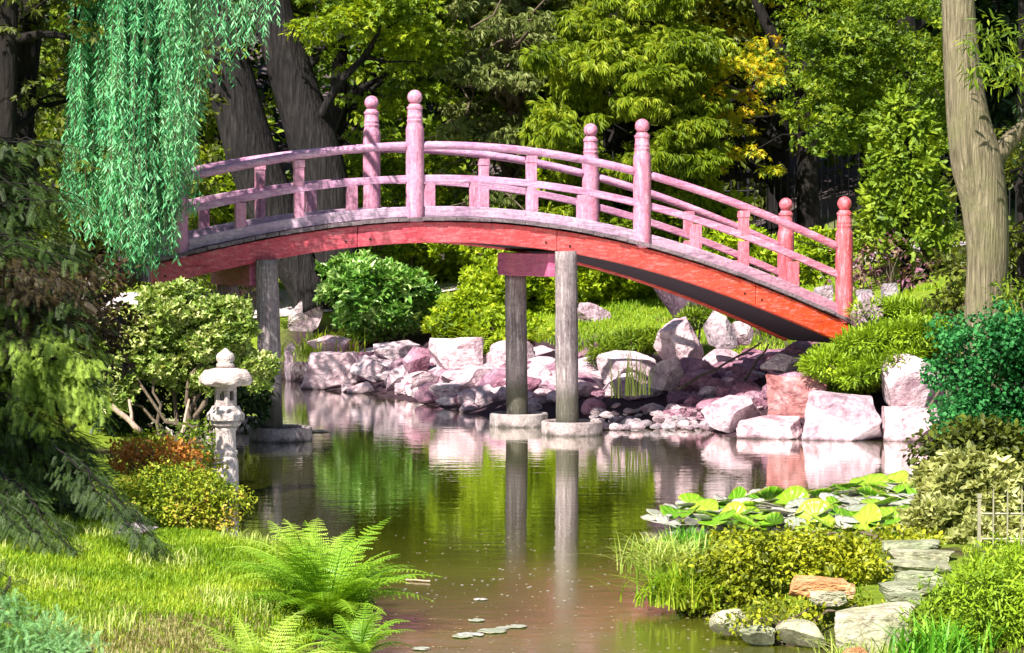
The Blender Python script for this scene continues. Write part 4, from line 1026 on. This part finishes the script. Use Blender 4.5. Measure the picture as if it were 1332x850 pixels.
for e in [(115, 738), (60, 712), (100, 722), (215, 722), (180, 700), (205, 712), (30, 690), (75, 728)]:
    spray_branch(P(e[0] - 110, e[1] - 120, 18.8), P(e[0], e[1], 17.3), .02, 190, .105, ml, .20)
for _ in range(14):
    spray_branch(P(20, 470 + rng.uniform(-20, 30), SY - .6), P(rng.uniform(100, 145), rng.uniform(440, 540), SY - .9), .08, 40, .17, mb, .2)
obj('trunk', m, MAT['trunk_mid'], sp, smooth=True)
obj('needles', ml, F['spruce'], sp); obj('young_needles', mb, F['spruce_tip'], sp); obj('brown_needles', md, F['brown'], sp, label='brown branches halfway up the spruce')  # brown needles on some branches midway up
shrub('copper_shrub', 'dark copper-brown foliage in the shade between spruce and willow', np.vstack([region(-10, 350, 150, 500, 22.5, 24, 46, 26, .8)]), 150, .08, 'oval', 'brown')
shrub('mint_shrub', 'mint green ground shrub in the bottom left corner', np.vstack([mound(25, 835, 13.6, 66, 40, 30, .12), mound(95, 848, 13.4, 40, 14, 14, .08)]), 260, .085, 'needles', 'mint', up=1.2, droop=-.1)
shrub('small_spruce', 'dark feathery twig at the left edge above the mint shrub', mound(2, 765, 14.6, 28, 26, 8, .1), 120, .12, 'needles', 'spruce')

b_ = np.array([-7.6, 13.6, float(hgt(-7.6, 13.6))])  # tree out of view, added to throw dappled shade on the left side
cl = np.vstack([blob((-7.3, 15.6, 5.6), (1.4, 1.8, 1.1), 18, .5)])
tree('broadleaf_tree', 'unseen spreading tree added left of the view to cast shade', [(np.linspace(b_, b_ + np.array([.5, .8, 5.5]), 12), np.linspace(.26, .12, 12))], [(cl, 40, .16, 'maple', 'mid', kw0)], 8)

# ------------------------------------------------------------------ ferns and lawn, bottom left
for px, py, nf, L, lab, npr, mt in [(428, 815, 66, .84, 'large lush green fern leaning over the pond at the lawn edge', 30, 'fern'), (402, 775, 26, .74, 'pale fern rising behind the large lush one', 26, 'fern_pale'),
                     (340, 905, 28, .62, 'pale yellow-green fern cut by the bottom edge of the picture', 26, 'fern_pale'), (468, 858, 18, .5, 'low fern under the large lush one at the water edge', 22, 'fern')]:
    q = ground_at(px, py); fern(lab, q, nf, L, 1.0, npair=npr, mat=mt)

def lawn(name, label, n, x0, x1, y0, y1, h, mat, wd=.004, mask=None):
    x = rng.uniform(x0, x1, n); y = rng.uniform(y0, y1, n); d = sdist(x, y); k = d > .05
    if mask is not None: k &= mask(x, y)
    x, y = x[k], y[k]; n = len(x); z = hgt(x, y) - .005
    az = rng.uniform(0, 6.28, n); l = h * rng.uniform(.5, 1.2, n); ln = rng.uniform(.1, .9, n)
    b = np.stack([x, y, z], -1); hd = np.stack([np.cos(az), np.sin(az), 0 * az], -1); s_ = np.stack([-np.sin(az), np.cos(az), 0 * az], -1) * wd
    mid = b + hd * (l * ln * .35)[:, None] + np.array([0, 0, 1]) * (l * .6)[:, None]; tip = b + hd * (l * ln)[:, None] + np.array([0, 0, 1]) * (l * (1 - .3 * ln))[:, None]
    v = np.stack([b - s_, b + s_, mid + s_ * .8, mid - s_ * .8, tip], 1); o5 = np.arange(n)[:, None] * 5
    m = M(); m.add(v.reshape(-1, 3), [np.array([[0, 1, 2, 3]]) + o5, np.array([[3, 2, 4]]) + o5])
    return tag(obj(name, m, F[mat], origin=(x.mean(), y.mean(), .2)), label, 'grass', kind='stuff')
worn = lambda x, y: ss(1.6 - np.hypot((x + 1.95) / .8, (y - 13.7) / 1.3) + .3 * np.sin(x * 7) * np.sin(y * 5))
bare = lambda x, y: (np.sin(x * 1.9 + 1) + np.sin(y * 1.3 + x) + rng.normal(0, .5, x.shape)) > -1.1
lawn('lawn_grass', 'short bright green lawn grass in the left foreground', 190000, -4.9, -.5, 11.8, 20.8, .07, 'grass', .0035, lambda x, y: (rng.random(x.shape) > .93 * worn(x, y)))
lawn('long_grass', 'longer paler grass tussocks standing out of the lawn', 30000, -4.9, -.6, 12.2, 20.4, .13, 'palegrass', .004, lambda x, y: (np.sin(x * 5.1 + 2 * np.sin(y * 2.3)) + np.sin(y * 4.3 + x * 1.7)) > 1.0)
lawn('dry_grass', 'straw-coloured dry blades in the bare lawn patch', 30000, -3.3, -.9, 12.4, 16.2, .055, 'dry', .003, lambda x, y: (rng.random(x.shape) < worn(x, y) + .12))
lawn('bank_grass', 'bright grass covering the slopes of the far bank', 60000, -6, 6, 34, 47.5, .10, 'grass', .009, lambda x, y: (sdist(x, y) > 3.0) & ~((x > 1.7) & (x < 5.2) & (y < 37.5)))
lawn('side_grass', 'grass of the right bank between the shrubs', 40000, 1.2, 6.5, 11.8, 24, .06, 'grass', .004, lambda x, y: ~((x / y * 3200 + 666 > 1125) & (x / y * 3200 + 666 < 1255) & (y > 14.0)))

# ------------------------------------------------------------------ right foreground
shrub('cotoneaster_mound', 'wide small-leaved cotoneaster mound spilling over rocks in the right foreground', np.vstack([mound(1040, 745, 16.7, 104, 50, 130, .12, .7), mound(932, 768, 16.6, 46, 40, 40, .10, .7), mound(965, 714, 18.2, 84, 16, 34, .10)]), 420, .042, 'oval', 'mound')
shrub('creeping_shrub', 'flat creeping shrub behind the slab steps', mound(1130, 700, 18.9, 105, 9, 44, .07), 340, .045, 'oval', 'mound')
shrub('copper_ground_shrub', 'dark trailing shrub strands between the foreground rocks', np.vstack([mound(1000, 800, 15.55, 80, 16, 40, .07), mound(1100, 780, 15.7, 36, 9, 12, .06)]), 330, .035, 'oval', 'mound')
FR = [(925, 792, 985, 840, 15.5, 'small pale mossy rock at the water edge left of the others', 'rock_green'), (958, 806, 1018, 842, 15.3, 'pale fluted rock at the foot of the cotoneaster', 'rock_green'),
      (1004, 800, 1078, 842, 15.25, 'grey-green slanted rock under the trailing strands', 'rock_green'), (1020, 752, 1112, 778, 15.75, 'orange sandstone slab lying on the cotoneaster mound', 'rock_orange'),
      (1048, 768, 1106, 788, 15.6, 'flat pale stone just below the orange slab', 'rock_green'), (1075, 788, 1190, 856, 14.6, 'large cracked pale block at the foot of the steps', 'rock_green'), (1085, 838, 1140, 866, 14.0, 'half-hidden rock cut by the bottom edge', 'rock_orange')]
for x0, y0, x1, y1, Y, lab, mt in FR:
    rock_px(x0, y0, x1, y1, Y, lab, mt, dep=.4 if 'slab' in lab else .8, square=.8 if 'slab' in lab or 'block' in lab else .2, group='foreground rocks', tilt=.12)
# slab steps
for k, (x0, x1, py, t, lab) in enumerate([(1140, 1228, 713, 9, 'topmost dark slab step with an overhanging edge'), (1146, 1242, 727, 7, 'second slab step from the top, wide and pale'), (1148, 1242, 742, 7, 'third slab step from the top'),
                                     (1150, 1236, 757, 8, 'middle pale slab step'), (1142, 1212, 771, 8, 'slab step narrowed by the shrub'), (1152, 1200, 785, 8, 'small oval slab step above the cracked block')]):
    c = ground_at((x0 + x1) / 2, py + 3); w_ = (x1 - x0) / 2 / pxm(c[1]); c[2] += .03
    rock(c, (w_, .14, .045), 'rock_green', lab, 'slab steps in the right foreground', 9, 5, 'stepping_stone', rz=0, square=.6, cat='stepping stone', tilt=.02)
tuft('grass_clump', 'pale cream grass clump overhanging the pond at the left of the mound', P(868, 745, 17.3), 420, .34, .14, 'palegrass', .006, lean=1.4)
tuft('grass_clump', 'green grass clump hanging to the water below the pale one', P(882, 785, 16.6), 420, .34, .12, 'grass', .006, lean=1.4)
tuft('grass_clump', 'upright green grass clump at the back of the mound', P(893, 722, 18.0), 180, .24, .08, 'iris', .006, lean=.6)
tuft('iris_clump', 'deep green iris leaves at the bottom edge in front of the shrubs', ground_at(1220, 872), 170, .36, .13, 'iris', .009, cat='iris', lean=.7)
tuft('grass_clump', 'short pale grass beside the cracked block', ground_at(1140, 870), 260, .24, .16, 'palegrass', .005, lean=1.0)
shrub('feathery_shrub', 'feathery bright green shrub beside the steps at the right edge', np.vstack([mound(1275, 800, 14.4, 82, 62, 80, .11, .8), mound(1310, 755, 15.2, 50, 40, 30, .12)]), 420, .055, 'juniper', 'juniper')
shrub('cream_shrub', 'cream and green shrub sprawling at the right edge by the low fence', np.vstack([mound(1258, 640, 21, 56, 36, 44, .15), mound(1310, 650, 21.4, 40, 42, 24, .15), mound(1215, 680, 19.9, 24, 24, 14, .11)]), 230, .085, 'whorl4', 'paleshrub')
shrub('cream_shrub', 'pale shrub behind the low cream fence', np.vstack([mound(1300, 700, 18.6, 50, 22, 18, .11)]), 190, .07, 'whorl4', 'paleshrub')
shrub('copper_shrub', 'brownish shaded shrub between ivy and the cream shrub', np.vstack([mound(1270, 590, 24.5, 62, 34, 40, .2)]), 150, .085, 'oval', 'olive')
# ivy hedge
cl = []
for _ in range(120):
    px = rng.uniform(1222, 1400); py = rng.uniform(412, 560) + (12 if px < 1235 else 0); Y = 26.4 + rng.uniform(-.4, .3); cl.append([*P(px, py, Y), *(np.array([.19, .17, .17]) * rng.uniform(.5, 1.5))])
shrub('ivy_hedge', 'deep emerald ivy mound under the large pale trunk', np.array(cl), 420, .045, 'round', 'ivy', stems=6, droop=.5, up=.5, outw=.3)
# pale trunk tree at the right edge
tR = trunk_px([(1243, -120, 40), (1246, 0, 42), (1250, 70, 46), (1258, 150, 54), (1270, 210, 68), (1280, 260, 60), (1286, 330, 54), (1280, 400, 50), (1280, 560, 62)], 27.6, 40)
tR2 = trunk_px([(1268, 250, 34), (1290, 215, 27), (1312, 182, 22), (1340, 160, 20), (1380, 140, 18)], 27.6, 12)
tree('broadleaf_tree', 'thick pale ridged trunk curving up the right side with a side limb', [tR, tR2],
     [(np.vstack([region(1262, 20, 1400, 110, 25.5, 27, 34, 20, .6), region(1200, -330, 1480, -80, 27, 30, 26, 50)]), 80, .13, 'narrow', 'mid', dict(droop=.5, up=.6)),
      (region(1325, 100, 1420, 230, 26.5, 28.5, 12, 20), 70, .09, 'oval', 'dark', kw0)], 0, 'trunk_pale', tr_rough=.004, seg=28)
bgtree('shady leafy tree low behind the large pale trunk', 1330, 14, 30.5, np.vstack([region(1255, 170, 1400, 420, 29.4, 31.5, 54, 26, .6)]), 80, .10, 'oval', 'olive')
shrub('leafy_shrub', 'leafy green sprig at the right edge beside the trunk base', mound(1325, 385, 26.8, 22, 24, 10, .13), 150, .10, 'narrow', 'mid')
shrub('leafy_shrub', 'dim shrub to the left of the large trunk base', mound(1240, 365, 29.0, 20, 45, 16, .15), 150, .08, 'oval', 'olive')

# ------------------------------------------------------------------ lily pads
def pad_mesh(r, cup, seed, notch=.25):
    g_ = np.random.default_rng(seed); n = 22; th = np.linspace(notch, 2 * np.pi - notch, n); K = 4
    V = [(0, 0, 0)]
    for k in range(1, K + 1):
        f = k / K
        for j, t in enumerate(th):
            rr = r * f * (1 + .04 * math.sin(5 * t + seed)); z = cup * r * (f ** 2.5) * (.55 + .45 * math.sin(2 * t + seed)) + .02 * r * math.sin(7 * t) * f
            V.append((rr * math.cos(t), rr * math.sin(t), z))
    f3 = [(0, 1 + j, 2 + j) for j in range(n - 1)]; f4 = []
    for k in range(K - 1):
        o = 1 + k * n
        for j in range(n - 1): f4.append((o + j, o + n + j, o + n + j + 1, o + j + 1))
    m = M(); m.add(V, [np.array(f3), np.array(f4)]); return m
def pad_mat(name, cs, tr=.3):
    """radial veins and a browned rim round the leaf's own centre"""
    mt, nt = newmat(name)
    sp = N(nt, 'ShaderNodeSeparateXYZ'); nt.links.new(coord(nt), sp.inputs[0])
    at = N(nt, 'ShaderNodeMath', operation='ARCTAN2'); nt.links.new(sp.outputs['Y'], at.inputs[0]); nt.links.new(sp.outputs['X'], at.inputs[1])
    mu = N(nt, 'ShaderNodeMath', operation='MULTIPLY'); nt.links.new(at.outputs[0], mu.inputs[0]); mu.inputs[1].default_value = 14
    sn = N(nt, 'ShaderNodeMath', operation='SINE'); nt.links.new(mu.outputs[0], sn.inputs[0])
    ln = N(nt, 'ShaderNodeVectorMath', operation='LENGTH'); nt.links.new(coord(nt, (1, 1, 0)), ln.inputs[0])
    oi = N(nt, 'ShaderNodeObjectInfo')
    col = ramp(nt, oi.outputs['Random'], [(0, cs[0]), (.5, cs[1]), (1, cs[2])])
    col = mixc(nt, ramp(nt, sn.outputs[0], [(.86, (0, 0, 0)), (.98, (.5, .5, .5))]), col, tuple(min(1, c * 1.5 + .05) for c in cs[2]))
    col = mixc(nt, .5, col, ramp(nt, noise(nt, coord(nt), 3, 4), [(.35, (.6, .62, .4)), (.6, (1, 1, 1))]), 'MULTIPLY')
    col = mixc(nt, ramp(nt, ln.outputs['Value'], [(.93, (0, 0, 0)), (1.0, (.7, .7, .7))]), col, (.30, .22, .05))
    p = principled(nt, col, .32, bump(nt, sn.outputs[0], .3, .01), .5)
    t = N(nt, 'ShaderNodeBsdfTranslucent'); nt.links.new(col, t.inputs['Color']); mx = N(nt, 'ShaderNodeMixShader'); mx.inputs[0].default_value = tr
    nt.links.new(p.outputs[0], mx.inputs[1]); nt.links.new(t.outputs[0], mx.inputs[2]); out(nt, mx.outputs[0]); return mt
MAT['pad_green'] = pad_mat('green_pad', [(.10, .30, .006), (.22, .46, .015), (.38, .58, .05)])
MAT['pad_pale'] = pad_mat('pale_pad', [(.30, .34, .24), (.47, .47, .43), (.56, .54, .54)], .2)
pads = []
for mi in range(8):
    mm = pad_mesh(1.0, [.02, .05, .18, .32, .08, .5, .25, .03][mi], mi)
    for key in ('pad_green', 'pad_pale'):
        me = mesh_from('lily_pad', mm, True); me.materials.append(MAT[key]); pads.append((me, mi, key))
def pad(x, y, z, r, key, mi, rz, tilt, label, group):
    me = [p for p in pads if p[1] == mi and p[2] == key][0][0]
    o = bpy.data.objects.new('lily_pad', me); COL.objects.link(o); o.location = (x, y, z); o.rotation_euler = (tilt[0], tilt[1], rz); o.scale = (r, r, r)
    so = o.modifiers.new('th', 'SOLIDIFY'); so.thickness = .02; tag(o, label, 'lily pad', group)
taken = []
tries = 0
while len(taken) < 150 and tries < 9000:
    tries += 1
    px = rng.uniform(850, 1225); lim = np.interp(px, [850, 900, 960, 1080, 1150, 1225], [683, 664, 655, 645, 632, 630])
    py = rng.uniform(lim, 690); q = G(px, py)
    if sdist(q[0], q[1]) > -.02: continue
    r = rng.uniform(.11, .20)
    if any((q[0] - a) ** 2 + (q[1] - b) ** 2 < ((r + c_) * .55) ** 2 for a, b, c_ in taken): continue
    taken.append((q[0], q[1], r))
    up_ = rng.random() < .42; key = 'pad_green' if up_ else 'pad_pale'; mi = int(rng.choice([2, 3, 5, 6])) if up_ else int(rng.choice([0, 1, 4, 7]))
    pad(q[0], q[1], .015 + (rng.uniform(.02, .07) if up_ else rng.uniform(.03, .08)), r, key, mi, rng.uniform(0, 6.3), (rng.normal(.1, .25), rng.normal(0, .22)) if up_ else (rng.uniform(.05, .38), rng.normal(0, .18)),
        'curled bright green lily pad raised above the crowded patch' if up_ else 'pale greyish lily pad tilted in the crowded patch', 'raised green lily pads' if up_ else 'pale lily pads')
for px, py, r in [(612, 827, .09), (640, 822, .10), (672, 816, .07), (620, 808, .06), (602, 829, .07), (548, 845, .06), (655, 818, .05), (625, 781, .05)]:
    q = G(px, py); pad(q[0], q[1], .008, r, 'pad_pale', 0, rng.uniform(0, 6), (0, 0), 'small pale lily pad floating alone in the open near water', 'loose lily pads')
q = G(415, 562); pad(q[0], q[1], .01, .16, 'pad_pale', 1, .3, (0, 0), 'single pale leaf afloat right of the left concrete ring', 'loose floating leaf')
# specks of duckweed and petals on the near water
n = 520; px = rng.uniform(440, 960, n); py = 690 + 160 * rng.random(n) ** 1.0
V = np.array([G(a, b, .004) for a, b in zip(px, py)]); V = V[sdist(V[:, 0], V[:, 1]) < -.05]; n = len(V)
m = M(); v, f = T_oval(.45, .0); az = rng.uniform(0, 6.28, n)
B = np.stack([np.stack([np.cos(az), -np.sin(az), 0 * az], -1), np.stack([np.sin(az), np.cos(az), 0 * az], -1), np.stack([0 * az, 0 * az, 1 + 0 * az], -1)], -1)
bake(m, (v, f), V, B, rng.uniform(.008, .03, n)); tag(obj('duckweed', m, MAT['pad_pale'], origin=(0, 18, 0)), 'scattered pale specks of duckweed and petals on the near water', 'duckweed', kind='stuff')
m = M(); m.tube(limb_path(G(528, 754, .012), G(560, 756, .012), 0, 6, .02), .006, 6); tag(obj('twig', m, MAT['twig_pale'], origin=G(528, 754)), 'thin pale twig floating by the large fern', 'twig')

# ------------------------------------------------------------------ light, sky, camera
SUN_EL, SUN_AZ = 47, 212     # azimuth clockwise from +Y; the sun stands behind the camera, to the left
w = bpy.data.worlds.new('World'); scene.world = w; w.use_nodes = True; nt = w.node_tree
sky = nt.nodes.new('ShaderNodeTexSky'); sky.sky_type = 'NISHITA'; sky.sun_disc = False
sky.sun_elevation = R(SUN_EL); sky.sun_rotation = R(SUN_AZ)
bg = nt.nodes['Background']; nt.links.new(sky.outputs[0], bg.inputs[0]); bg.inputs[1].default_value = .06
sl = bpy.data.lights.new('sun', 'SUN'); sl.energy = 5.0; sl.angle = R(.5); sl.color = (1, .94, .85)
so = bpy.data.objects.new('sun', sl); COL.objects.link(so)
az = R(SUN_AZ); el = R(SUN_EL); D = Vector((math.sin(az) * math.cos(el), math.cos(az) * math.cos(el), math.sin(el)))
so.rotation_euler = D.to_track_quat('Z', 'Y').to_euler(); so.location = (0, 0, 30)
cam = bpy.data.cameras.new('camera'); co = bpy.data.objects.new('camera', cam); COL.objects.link(co)
co.location = (0, 0, CAMZ); co.rotation_euler = (math.pi / 2 - PITCH, 0, 0)
cam.sensor_width = 36; cam.lens = 36 * FPX / 1332; cam.clip_end = 3000; cam.clip_start = .1
scene.camera = co
scene.view_settings.view_transform = 'Standard'; scene.view_settings.look = 'None'; scene.view_settings.gamma = 1
scene.view_settings.exposure = 1.35
scene.cycles.max_bounces = 6; scene.cycles.diffuse_bounces = 3; scene.cycles.glossy_bounces = 3; scene.cycles.transmission_bounces = 3; scene.cycles.transparent_max_bounces = 4
